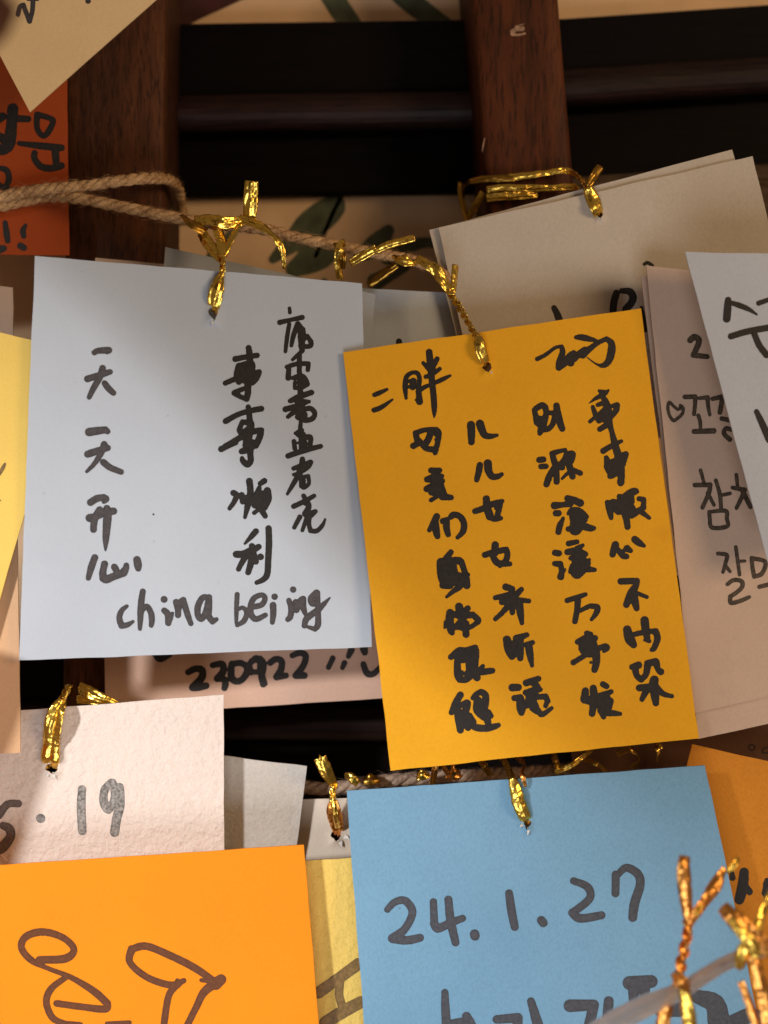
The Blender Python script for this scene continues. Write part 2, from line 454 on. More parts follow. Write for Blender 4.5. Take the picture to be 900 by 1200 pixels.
M_leaf = plain('printed_green', (0.085, 0.100, 0.055), var=0.4, scale=200)
M_red = plain('printed_maroon', (0.06, 0.012, 0.010), var=0.3, scale=200)
M_grey = plain('printed_brown_line', (0.11, 0.075, 0.05), var=0.3, scale=200)
write(fb, [(0, 0, 1, sl('372,-40,26 392,0,26 415,34,24; 430,-60,24 470,-8,26 520,30,22 560,60,20',
    '338,292,14 360,268,34 388,245,30 400,236,6; 345,315,20 372,300,34 392,292,16; 420,300,10 440,288,26 455,270,14; 320,304,10 335,290,18 342,280,6; 455,300,20 500,284,12 560,300,8; 440,330,20 475,312,12; 250,300,16 275,270,10'))], M_leaf, name='printed_leaves', h=1.5, lift=0.0002)
write(fb, [(0, 0, 1, sl('180,30,40 230,0,44 300,-30,44; 195,14,16 250,2,18'))], M_red, name='printed_petals', h=1.5, lift=0.0002)
write(fb, [(0, 0, 1, sl('370,300,5 390,250,5 410,215,5; 380,330,8 360,350,8'))], M_grey, name='printed_stem', h=1.0, lift=0.0002)

# horizontal rails: moulded, nearly black
def rail(label, ytop, ybead, ybot, Y, tilt, group='dark rails of the frame', x0=-0.26, x1=0.26):
    k = S*(D+Y)/D
    zt, zb, z1 = (600-ytop)*k, (600-ybot)*k, (600-ybead)*k
    pr = [(Y+0.018, zt), (Y+0.006, zt), (Y+0.005, zt-0.0006), (Y+0.005, z1+0.0058)]
    pr += [(Y+0.005, z1-0.0050), (Y+0.012, z1-0.0052), (Y+0.012, zb+0.0006), (Y+0.013, zb), (Y+0.018, zb+0.0006)]
    pr = pr[::-1]
    o = prism('rail', pr, x0, x1, M_rail, tilt=tilt)
    tag(o, label, 'wooden rail', group)
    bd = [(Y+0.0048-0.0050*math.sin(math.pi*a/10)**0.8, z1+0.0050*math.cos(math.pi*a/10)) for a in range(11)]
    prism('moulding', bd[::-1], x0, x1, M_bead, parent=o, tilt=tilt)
    return o
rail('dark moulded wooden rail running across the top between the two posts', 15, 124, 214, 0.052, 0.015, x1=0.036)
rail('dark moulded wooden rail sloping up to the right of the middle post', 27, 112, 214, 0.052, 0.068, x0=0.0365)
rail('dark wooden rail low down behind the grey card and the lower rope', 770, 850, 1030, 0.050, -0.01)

k_ = S*(D+0.058)/D
pr_ = [(0.070, (600-222)*k_), (0.059, (600-222)*k_), (0.058, (600-223)*k_), (0.058, (600-420)*k_), (0.059, (600-421)*k_), (0.070, (600-421)*k_)]
ob = prism('weathered_board', pr_[::-1], 0.0500, 0.26, M_old, tilt=0.068)
tag(ob, 'strip of weathered grey brown board behind the big grey white card', 'wooden board')

def post(label, TL, TR, BR, BL, Y, depth, mat, bevel=4, name='post'):
    """upright timber with rounded arrises; corners in photograph pixels, front face at Y"""
    n = 60; v = []; f = []
    for k in range(n+1):
        t = k/n
        xl = TL[0]*(1-t)+BL[0]*t; yl = TL[1]*(1-t)+BL[1]*t
        xr = TR[0]*(1-t)+BR[0]*t; yr = TR[1]*(1-t)+BR[1]*t
        wob = 0.00025*noise.noise(Vector((t*14, TL[0], 0)))
        a = P(xl, yl, Y); b = P(xr, yr, Y); bl = bevel*S
        ring = [(a[0]+wob, Y+depth, a[2]), (a[0]+wob, Y+bl, a[2]), (a[0]+bl*0.3+wob, Y+bl*0.3, a[2]), (a[0]+bl+wob, Y, a[2])]
        ring += [((a[0]*(1-s_)+b[0]*s_), Y+0.00006*noise.noise(Vector((s_*9, t*30, 1))), a[2]) for s_ in (0.25, 0.5, 0.75)]
        ring += [(b[0]-bl, Y, b[2]), (b[0]-bl*0.3, Y+bl*0.3, b[2]), (b[0], Y+bl, b[2]), (b[0], Y+depth, b[2])]
        v += ring
    m = 11
    for k in range(n):
        for i in range(m):
            a = k*m+i; b = k*m+(i+1) % m; f.append((a, a+m, b+m, b))
    f.append(tuple(range(m))); f.append(tuple(n*m+m-1-i for i in range(m)))
    o = mesh_obj(name, v, f, mat, smooth=True)
    tag(o, label, 'wooden post', 'upright posts of the frame')
    return o
pl = post('brown grainy wooden post behind the orange Korean card and the jute rope', (79, -220), (194, -220), (184, 1500), (70, 1500), 0.030, 0.026, M_wood_l, bevel=5)
pc = post('reddish brown varnished wooden post wrapped with gold foil, in the upper middle', (536, -200), (638, -200), (714, 700), (608, 700), 0.030, 0.034, M_wood, bevel=9)

# chipped spot and scratches on the middle post
M_chip = plain('bare_chipped_wood', (0.30, 0.17, 0.10), rough=0.8, var=0.4, scale=900)
fp = Flat(pc, 0.030)
write(fp, [(540, 0, 2.5, sl('150,92,12 165,85,14 180,84,14; 150,100,10 170,102,7 188,98,6; 160,78,5 185,70,3'))], M_chip, name='chip', h=0.4, lift=0.0003)
write(fp, [(540, 0, 2.5, sl('63,445,2 66,425,4 70,405,2'))], M_chip, name='scratch', h=0.3, lift=0.0002)

# slanting timber added out of view, in front of the board, above and to the left: it shades the upper right of the pale blue card
bx0, bz0, bx1, bz1 = -0.541, 0.510, -0.094, 0.0110
dx, dz = bx1-bx0, bz1-bz0; L_ = math.hypot(dx, dz); nx_, nz_ = -dz/L_, dx/L_
v = []; f = []; n = 30
sec = [(0.0, 0.003), (0.003, 0.0), (0.067, 0.0), (0.070, 0.003), (0.070, 0.037), (0.067, 0.040), (0.003, 0.040), (0.0, 0.037)]
for k in range(n+1):
    t_ = k/n; wv = 0.0010*noise.noise(Vector((t_*12, 3, 1)))
    for (a_, d_) in sec: v.append((bx0+dx*t_+nx_*(a_+wv), -0.190+d_, bz0+dz*t_+nz_*(a_+wv)))
for k in range(n):
    for i in range(8):
        a_ = k*8+i; b_ = k*8+(i+1) % 8; f.append((a_, b_, b_+8, a_+8))
f.append(tuple(range(7, -1, -1))); f.append(tuple(n*8+i for i in range(8)))
shade_beam = mesh_obj('unseen_shade_timber', v, f, M_wood_l, smooth=False)  # unseen timber, added only to block the key lamp
tag(shade_beam, 'slanting brown timber added unseen beyond the left edge to shade the pale blue card', 'roof brace')

# ------------------------------------------------------------------ the cards, back to front
P_blue = paper('pale_blue_grey_paper', (0.47, 0.515, 0.585), bump=0.15, fibre=0.03, blotch=0.04, speck=0.25)
P_cyan = paper('sky_blue_paper', (0.18, 0.36, 0.54), bump=0.30, blotch=0.06, fibre=0.10, speck=0.4)
P_yel = paper('amber_paper', (0.81, 0.39, 0.014), bump=0.15, blotch=0.06, fibre=0.06, speck=0.12,
              stain=[(*P(772, 625, 0.0), 0.0055, (0.52, 0.19, 0.010), 0.55)])
P_org = paper('bright_orange_paper', (0.88, 0.27, 0.008), bump=0.10, blotch=0.05, fibre=0.05)
P_pink = paper('embossed_pale_pink_paper', (0.83, 0.71, 0.64), bump=1.0, bd=0.0010, scale=420, fibre=0.05, blotch=0.04)
P_pink2 = paper('dusty_pink_paper', (0.58, 0.42, 0.32), bump=0.15)
P_grey = paper('grey_white_paper', (0.57, 0.50, 0.42), bump=0.40, scale=500, fibre=0.08, speck=0.3)
P_lemon = paper('lemon_textured_paper', (0.86, 0.60, 0.15), bump=1.0, bd=0.0010, scale=350, fibre=0.05)
P_lemon2 = paper('lemon_yellow_paper', (0.80, 0.55, 0.13), bump=0.15, fibre=0.05)
P_tan = paper('tan_paper', (0.82, 0.58, 0.30), bump=0.2)
P_tan2 = paper('light_brown_paper', (0.64, 0.39, 0.22), bump=0.2)
P_rust = paper('deep_orange_paper', (0.34, 0.055, 0.008), bump=0.15)
P_och = paper('dark_orange_paper', (0.62, 0.23, 0.020), bump=0.25, fibre=0.12)
P_kraft = paper('brown_kraft_paper', (0.12, 0.055, 0.03), bump=0.3)
P_slate = paper('slate_grey_paper', (0.56, 0.62, 0.70), bump=0.2)
P_cream = paper('cream_paper', (0.72, 0.62, 0.52), bump=0.3, scale=400)

# --- upper left
cM = Card('wish_card', 'dark orange card with thick black Korean writing, lying on the left post', [(-210, 10), (77, -10), (81, 299), (-206, 297)], 0.020, gx=0.002, mat=P_rust, n=16)
write(cM, [(0, 120, 6.667, sl(
  '100,50,80 90,180,80 70,320,90 20,370,80 -10,360,60; 110,125,55 220,130,46; 20,110,60 -10,130,60; -10,270,70 60,300,70',
  '290,100,45 290,200,42 330,260,40 370,240,45 415,150,42 380,120,40 290,95,45; 150,320,34 320,340,50 480,355,50; 430,360,55 440,480,50',
  '270,395,45 270,440,45 320,500,50 400,515,50 480,495,50; 0,515,40 50,530,45 70,590,45 50,650,40 20,668,30; 20,668,26 130,678,22; -20,640,40 30,665,40',
  '40,940,36 50,1010,46 60,1080,42; -10,1150,60 30,1140,46; 200,960,24 180,1000,42 185,1045,38; 160,1120,50 185,1135,46'))], M_ink, pw=1.1, name='korean_writing')
cN = Card('wish_card', 'tan card corner pointing down over the left post at the top left', [(-175, -265), (119, -527), (329, -131), (35, 131)], 0.010, gx=0.001, bx=0.0006, mat=P_tan, n=18)
write(cN, [(0, 0, 6.923, sl('145,118,38 162,55,38 190,40,38; 190,40,38 215,110,38 240,172,42; 240,172,42 262,90,38 268,0,40; 225,0,16 310,0,16; 715,8,46'))], M_ink_soft, name='pen_writing')
cL = Card('wish_card', 'small pale pink card corner peeping out above the lemon card at the left edge', [(-150, 318), (15, 337), (16, 430), (-150, 430)], 0.020, by=0.006, bx=0.002, mat=P_pink2, n=14)
cO = Card('wish_card', 'thin sliver of pink card showing above the pale blue card left of its gold tie', [(112, 302), (262, 316), (250, 470), (100, 460)], 0.022, mat=P_pink2, n=10)
cO2 = Card('wish_card', 'pale blue card peeping out at an angle above the top of the big one', [(194, 289), (440, 345), (420, 560), (170, 520)], 0.012, by=0.001, mat=P_blue, n=14)
cP = Card('wish_card', 'slate grey card peeping out between the pale blue card and the amber card', [(330, 333), (600, 347), (590, 600), (330, 600)], 0.016, bx=0.002, mat=P_slate, n=14)
write(cP, [(400, 330, 5.625, sl('160,385,34 170,440,44; 380,393,38 385,440,44'))], M_ink, name='korean_writing')
cI = Card('wish_card', 'dusty pink card with the number 230922 showing under the pale blue card', [(117, 500), (470, 480), (478, 816), (124, 840)], 0.0245, gx=-0.001, by=-0.001, mat=paper('rose_paper', (0.62, 0.40, 0.30), bump=0.2), n=18)
write(cI, [(170, 755, 6.4286, sl(
  '75,70,50 115,106,60 190,76,40; 325,210,48 380,185,52 430,195,54 425,255,58 360,325,60; 360,325,60 400,325,56 460,312,52',
  '510,158,46 580,150,52 588,205,55 545,258,56; 545,258,50 600,265,50 605,300,52 598,330,48',
  '655,150,46 720,142,48 768,175,50 757,235,52 705,280,50 655,258,56 648,190,54 655,150',
  '800,212,46 788,150,46 840,110,56 880,150,52 868,200,46 812,210,40; 868,130,52 876,220,56 890,300,52')),
  (300, 745, 6, sl('30,160,40 52,200,50 42,280,50 58,335,48; 100,190,46 140,165,46 180,180,46 175,240,50 145,290,50; 145,290,50 210,280,44',
  '255,140,40 310,120,46 350,145,46 330,215,46 280,280,50; 280,280,50 340,280,48; 540,158,40 510,222,38; 670,100,50 650,145,36; 622,192,42 608,225,34',
  '760,95,60 765,118,44; 755,200,42 780,262,48 825,268,44 870,225,38'))], M_ink, name='written_number')

# --- left edge
cK = Card('wish_card', 'light brown card at the lower left edge, under the lemon yellow card', [(-260, 560), (19, 560), (24, 882), (-255, 893)], -0.0080, gx=0.001, by=-0.0005, mat=P_tan2, n=14)
cJ = Card('wish_card', 'lemon yellow card tilted at the left edge, tucked under the pale blue card', [(-240, 335), (84, 409), (-48, 868), (-360, 790)], -0.0108, gx=0.0008, bx=0.0003, mat=P_lemon2, n=16)
write(cJ, [(0, 540, 6.667, sl('38,25,20 20,60,30 -10,110,26; 0,310,14'))], M_ink_ochre, name='pen_mark')

cX = Card('wish_card', 'orange card added unseen beyond the left edge, shading the light brown card', [(-400, 640), (-66, 750), (-180, 1085), (-515, 975)], -0.030, mat=P_org, n=12)  # unseen card added to cast slanted shade on the cards at the left edge

# --- upper right
cQ2 = Card('wish_card', 'grey white card whose tip shows behind the big grey white card, top right', [(503, 270), (858, 175), (935, 455), (575, 545)], 0.0120, gx=-0.001, mat=P_grey, n=16)
cQ = Card('wish_card', 'big grey white card tilted at the top right, tied to the middle post', [(514, 267), (882, 183), (950, 470), (580, 560)], 0.0105, gx=-0.001, by=0.0005, mat=P_grey, hole=(703, 250, 4.0, 1.4), n=30)
write(cQ, [(640, 300, 6.4286, sl('60,390,38 80,430,46 100,480,50; 530,280,48 510,350,50 505,410,50; 570,262,36 630,268,50 655,310,52 640,355,52 600,400,50',
   '740,62,22 765,50,24 800,72,24; 718,390,26 730,450,30 745,560,30'))], M_ink, pw=1.1, name='korean_writing')
cR2 = Card('wish_card', 'blank dusty pink card lying just behind the one with the heart', [(751, 323), (960, 338), (1003, 826), (819, 866)], 0.0020, mat=P_pink2, n=16)
cR = Card('wish_card', 'dusty pink card with a small heart and faint Korean writing, right of the amber card', [(757, 311), (960, 333), (1003, 792), (812, 836)], 0.0004, gx=0.001, bx=-0.0008, mat=P_pink2, n=22)
M_thin = ink('thin_brown_black_ink', (0.040, 0.028, 0.018), streak=0.8)
write(cR, [(720, 280, 4, sl('355,475,28 375,460,30 397,480,28 370,545,26; 370,545,26 435,552,24')),
  (770, 440, 6.923, sl('170,278,24 135,250,26 100,218,28 88,260,28 100,320,28 132,365,30 170,345,28 205,310,28 212,265,26 188,240,22; 188,240,20 185,272,26',
   '225,175,38 310,172,38; 310,172,38 308,240,34 300,315,32; 340,185,28 410,178,38; 410,178,38 415,250,34 428,320,28; 335,325,34 350,380,32 352,440,30; 300,455,40 460,450,46',
   '450,190,36 530,172,40; 530,172,40 520,250,40 510,300,40; 525,350,38 590,362,40; 600,440,36 560,430,36 543,470,38 590,520,40')),
  (800, 540, 6.667, sl('140,75,30 165,165,28; 95,190,36 215,188,38; 215,188,38 205,250,36 155,365,34; 195,250,28 245,345,30; 260,155,32 290,260,34 300,365,32; 310,268,28 370,255,30',
   '208,400,28 335,392,34 345,450,32 347,512,34 230,522,34 212,450,32 208,400; 420,110,30 430,210,28; 390,210,32 485,228,38; 485,228,34 450,310,34 420,370,30; 470,240,40 530,360,36',
   '275,725,30 345,738,34 335,800,32 315,870,28; 335,820,30 370,865,28; 415,675,30 430,780,30 445,890,28; 440,785,26 487,783,24',
   '350,965,32 400,932,34 460,942,36 465,985,34 420,1030,34 372,1060,34; 372,1060,34 378,1110,36 450,1095,34 520,1065,30; 540,760,34 545,830,34 560,905,36; 560,905,34 620,880,36 645,790,34 540,762,34; 600,985,34 680,965,34'))], M_thin, name='korean_writing')
cS = Card('wish_card', 'pale grey card at the right edge with bold black Korean strokes', [(803, 295), (1120, 302), (1215, 560), (900, 660)], -0.0130, gx=0.001, bx=0.0010, mat=paper('pale_grey_paper', (0.48, 0.505, 0.56), bump=0.2, speck=0.2), n=20)
write(cS, [(830, 330, 6, sl('140,130,42 136,190,50 130,262,50; 165,150,30 220,168,36 285,195,30 342,232,12; 355,152,34 440,122,30; 160,385,40 280,350,42 460,318,42; 325,370,40 360,450,42 410,515,44; 340,915,34 380,1000,44 430,1110,50'))], M_ink, pw=1.1, name='korean_writing')

# --- the big pale blue card
cA = Card('wish_card', 'big pale blue card with Chinese columns and china beijing in black pen', [(41, 300), (424, 332), (436, 758), (22, 774)], -0.0068, gx=0.0048, gy=0.0006, bx=-0.0010, by=0.0008, tw=-0.0004, mat=P_blue, hole=(250, 365, 6.0, 1.6), n=38)
write(cA, [(90, 400, 10, sl('205,132,62 245,112,68 330,105,74 375,105,76; 375,105,70 352,122,60; 125,440,76 250,402,74 388,358,64; 302,315,74 268,420,74 190,560,66 145,655,56; 325,490,66 370,550,72 428,605,64')),
   (90, 495, 9, sl('130,102,84 210,90,80 300,78,70; 300,78,70 322,95,60; 115,335,74 220,300,72 325,268,64; 288,232,70 262,310,64 190,430,50 105,518,34; 280,420,66 350,475,66 465,522,58')),
   (90, 570, 10, sl('160,188,80 235,142,78 315,130,76; 315,130,76 345,148,70 318,180,50; 150,370,90 250,345,76 340,300,76 430,290,80; 268,275,80 222,350,80 200,430,78 195,505,74; 352,258,80 362,310,92 352,450,92 340,620,72 336,745,26',
   '210,835,78 165,960,76 135,1075,58; 325,910,78 304,1010,80 312,1075,92; 312,1075,92 350,1088,92 440,1052,86 545,1012,90; 545,1012,90 575,960,74 580,925,62; 440,945,76 458,975,76; 705,860,84 716,920,88 720,965,66'))],
   M_ink_soft, pw=1.06, name='chinese_column')
write(cA, [(245, 400, 10, sl('465,78,72 474,150,76 480,280,80; 308,208,72 440,182,64 565,165,64; 350,290,80 330,400,84 350,475,74; 350,290,70 500,262,76 470,420,110; 410,330,150 410,430,130; 190,490,62 280,452,64 400,410,80 585,362,72; 585,362,72 550,430,84 505,480,80; 455,500,84 456,600,78 440,675,72; 440,675,66 370,650,60 295,605,70; 295,605,70 370,570,60 440,545,60',
   '195,935,72 340,858,64 480,815,66 612,790,72; 460,770,62 472,870,70 482,1000,80 460,1130,92 440,1220,90; 392,942,60 358,1040,68 390,1085,70; 400,950,60 480,955,84 478,1020,90 400,1080,90; 190,1225,60 300,1165,66 400,1110,80 500,1062,74 610,1045,76; 610,1045,76 590,1130,78 545,1220,80; 440,1180,90 540,1190,70')),
   (245, 520, 6.667, sl('95,42,50 150,15,46 205,-12,50; 320,-10,70 322,80,50 325,130,50 300,162,50 265,135,46 258,112,32; 255,60,48 310,40,60 370,-5,50; 290,10,60 340,20,50',
   '190,385,50 215,402,46 195,455,42 160,505,34; 255,400,48 265,450,50; 225,412,34 320,425,50; 315,293,54 322,380,52 302,480,50 280,575,28; 400,312,42 432,290,46; 392,345,38 366,420,58 358,480,54; 455,368,60 462,430,56 430,495,60; 410,420,110 405,470,100; 352,540,34 385,515,34; 405,510,50 438,565,42',
   '365,685,50 330,725,42 280,780,20; 212,864,56 270,862,60 330,835,60 388,805,46; 335,800,50 340,870,64 325,940,54 305,1005,46; 282,885,50 250,940,44 230,980,40; 340,880,80 365,920,50; 402,884,52; 465,662,50 468,780,52 462,900,50 455,1015,50 425,1060,46 372,1085,36'))],
   M_ink, name='chinese_column', label='middle column of black Chinese characters')
write(cA, [(320, 355, 10, sl('193,62,42 198,112,46; 80,228,64 210,198,52 342,170,62; 190,250,50 165,400,54 145,570,44; 290,250,66 240,380,60 215,500,46; 290,250,70 335,340,96 335,440,84 340,560,64; 345,560,56 290,610,50 228,665,40; 350,310,60 335,400,100; 402,388,52 445,455,60; 445,455,60 440,500,62 390,512,56 330,500,70; 395,395,40 355,445,44',
   '160,750,50 280,715,58 415,712,56; 415,712,56 408,785,54; 310,620,60 308,760,60 312,900,62 318,1000,66 320,1090,66; 185,760,60 178,880,66; 225,880,50 340,870,84 395,950,74; 395,950,74 340,985,60 255,1000,46; 258,930,50 250,1000,36; 200,1150,56 340,1085,60 448,1045,58; 290,1150,90 420,1160,44')),
   (320, 460, 6.857, sl('145,65,44 220,30,50 310,0,44; 100,135,48 170,115,46 290,72,30; 120,195,34 170,155,44; 212,60,60 222,120,76 210,190,64; 250,135,44 300,128,42 335,165,42 318,208,42 260,222,48 200,195,50; 250,180,60; 222,240,34 218,300,38',
   '228,305,44 180,328,30; 180,328,26 215,355,24 245,335,40; 168,392,38 175,450,40; 225,350,40 228,450,44; 235,370,46 298,358,44 298,425,40; 262,400,30 258,440,36; 120,510,44 240,470,46 382,432,40; 195,405,20 230,398,30',
   '236,535,42 232,600,60 188,690,46 115,815,26; 165,610,38 230,588,44 302,560,42; 302,560,42 285,595,40 245,625,40; 165,660,28 200,650,30; 225,680,36 230,750,44; 230,750,40 250,762,40 288,730,34 282,672,36; 282,672,34 225,680,30; 252,705,24 252,730,24',
   '245,830,38 260,860,44; 165,915,42 250,875,42 330,830,36; 262,880,60 288,910,44 262,975,60; 340,955,38 310,990,34; 262,978,40 340,955,36; 215,1000,42 170,1085,34; 270,1010,38 235,1108,32; 290,1000,44 288,1060,38 302,1110,42; 302,1110,42 350,1112,40 395,1070,34 418,1020,20'))],
   M_ink, name='chinese_column', label='crowded right column of black Chinese characters')
write(cA, [(130, 685, 6.4286, sl('120,163,26 82,195,38 63,250,42 80,310,46; 80,310,46 120,305,38 165,280,24; 240,52,42 228,130,46 222,240,44 218,335,28; 235,200,30 268,165,40 300,210,42 308,270,42 303,308,34; 400,112,48; 402,196,44 428,225,46 432,290,44; 432,290,36 445,250,44 464,215,22',
   '490,132,44 505,190,44 505,230,44; 508,210,30 530,125,44; 545,115,42 575,220,44 602,294,36; 735,98,42 690,100,42 655,165,46 655,230,44 680,258,44 712,215,44 735,110,40; 740,95,42 738,180,46 736,235,46 765,278,44; 765,278,44 795,262,30; 178,590,0.1'))
   , (260, 685, 6.4286, sl('115,75,36 110,180,34 108,290,24; 125,185,26 160,175,30 188,215,38 165,275,38 115,306,30; 235,168,40 300,152,40 325,105,38 300,78,36 240,105,40 215,170,42 222,230,44 260,260,42 328,230,34; 397,92,46; 385,155,46 387,220,44 380,285,34',
   '537,38,44; 505,120,38 522,180,42 516,240,42 498,262,40; 555,130,40 562,192,44; 562,192,40 590,130,50 612,108,44; 612,108,44 612,170,46 632,228,28; 590,160,40; 712,60,42 672,105,46 680,145,40 715,135,44; 720,60,38 724,200,40 724,300,44 700,336,38; 700,336,34 650,320,26; 622,310,40 640,255,46 725,190,44 770,145,34 816,98,10')),
   (90, 495, 9, sl('808,970,20'))],
   M_ink_soft, pw=1.08, name='latin_line', label='the words china beijing in lower case black pen')

# --- the amber card
cB = Card('wish_card', 'amber yellow card covered with four columns of bold black Chinese characters', [(402, 413), (751, 361), (819, 865), (458, 903)], -0.0052, gx=0.0012, gy=-0.0006, bx=0.0006, by=0.0004, mat=P_yel, hole=(571, 430, 5.5, 1.1), n=38)
write(cB, [(425, 400, 7.5, sl('105,470,42 155,450,42 215,422,26; 100,605,46 165,580,44 262,512,20; 382,500,28 374,400,48 385,315,44 430,278,38 480,280,42 500,330,42 492,420,46 500,520,60; 500,530,62; 468,515,22 490,520,30; 410,352,34 450,345,50; 445,350,60 440,400,60; 400,398,28 440,405,44',
   '585,95,60 595,200,62 610,350,56 625,500,55 630,600,48 629,668,14; 532,190,34 590,250,50; 655,155,46 610,230,56; 678,242,36 610,290,44 555,312,40; 598,210,86 605,240,76; 490,440,50 540,405,40 620,372,36 700,335,42 768,302,26')),
   (475, 490, 8, sl('95,140,54 110,200,60 110,245,50; 95,142,54 180,112,48 290,108,54; 290,108,54 314,140,56 305,220,54 280,325,50; 75,260,62 140,240,50 200,285,56 285,295,60; 240,130,66 215,200,64 175,255,64; 115,195,50 150,230,50; 300,150,66; 285,200,30',
   '242,490,56 320,490,54; 205,575,60 280,560,84 342,545,48; 350,590,48 280,612,90; 200,665,60 260,650,90 320,640,80; 335,630,60 350,710,84; 350,735,74 430,745,52; 240,700,50 320,700,90; 240,770,42 310,728,40; 280,540,80 300,640,90',
   '295,922,66 258,1000,64 225,1052,42; 285,990,64 290,1060,70 302,1108,56; 352,965,58 395,950,50; 390,955,60 385,1020,66 402,1090,54; 430,925,58 452,905,60 510,922,60 548,980,62 542,1060,60 490,1120,38')),
   (500, 635, 10, sl('285,120,66 225,200,80; 170,240,110 180,400,110 220,490,110; 270,290,170 280,430,200; 240,240,100 380,222,90 430,300,70 460,420,90 472,515,82; 370,430,150 400,500,90; 190,510,84 270,510,90; 330,310,50; 380,530,80 300,590,56 235,645,38; 490,385,42',
   '275,830,90 270,930,104 285,1030,90 298,1066,66; 235,950,76 212,1005,34; 380,760,94 400,850,100 430,950,90; 455,960,90 458,1000,86 462,1085,84; 482,780,72 420,840,80; 310,850,80 420,860,90 540,855,76; 540,855,76 600,910,76 600,940,70; 600,940,60 520,995,60 440,1010,80 380,1000,66 300,1010,60; 400,920,60 350,980,60; 440,900,60')),
   (515, 750, 10, sl('135,200,72 230,130,90 300,132,90 418,92,76; 440,120,56 420,190,100; 240,200,150 370,200,160 380,330,150; 210,260,84 215,400,90 240,460,84; 240,460,84 310,465,76 370,420,80; 340,400,110; 400,330,110 440,440,92; 260,390,70; 510,305,48 470,345,60; 480,375,84 540,370,80 620,360,70',
   '245,645,84 190,740,84 140,850,66; 205,800,90 235,930,110 245,1055,84; 270,760,76 330,740,80 300,850,90; 310,900,110 330,1000,100 335,1035,66; 350,890,80 400,960,70; 485,602,60 430,640,70 390,680,56; 490,610,76 540,650,84 532,760,92 500,850,100; 450,710,100 450,820,110 520,900,90; 600,890,70 570,850,80; 545,880,100 570,970,80; 350,980,80 430,1025,84 550,1035,84 640,1015,76 692,998,58'))],
   M_ink, name='chinese_column')
write(cB, [(535, 480, 6, sl('102,108,58 105,170,54 105,228,46; 165,100,60 180,145,55 200,180,48 240,188,40 285,180,24; 165,390,46 156,440,46 142,495,36; 220,378,58 226,430,55 250,470,48 290,470,42 318,455,30',
   '210,628,50 216,690,56 235,750,60; 235,750,50 265,772,36 312,764,32; 130,715,42 190,695,44 260,662,44 322,643,30; 322,643,20 300,700,40 285,755,40; 222,700,50; 285,690,44; 272,952,52 270,1010,50; 200,1022,44 270,1000,44 350,985,44; 350,985,44 358,1020,42 345,1065,44 305,1100,30; 255,1030,44 290,1078,50 375,1085,36')),
   (570, 680, 7.0588, sl('160,55,58 215,72,50; 290,75,42 245,120,56 190,165,60 130,180,54; 75,145,44 150,128,46 215,105,40; 200,160,70 235,190,90; 250,168,60 310,168,44 352,172,40; 190,200,56 130,270,44 75,320,40; 215,200,60 215,268,46; 270,180,66 280,260,64 294,355,36',
   '170,492,68 190,570,84 212,628,62; 225,540,90 235,600,80; 335,452,44 250,482,64; 270,500,80 278,600,66 280,645,52; 382,515,42 330,535,50; 350,540,64 362,620,60 378,708,32',
   '215,888,64 265,886,60; 232,975,52 280,970,56; 280,980,66 288,1050,80 290,1095,54; 330,850,60 430,815,50; 395,850,66 432,895,50; 325,930,50 400,912,60 448,905,38; 360,950,80 390,1040,84 420,1080,62; 420,965,50 490,962,50; 490,962,50 508,1000,46; 505,1000,44 490,1040,40; 430,1080,50 462,1110,48 540,1058,34; 330,1040,46 345,990,50'))],
   M_ink, name='chinese_column')
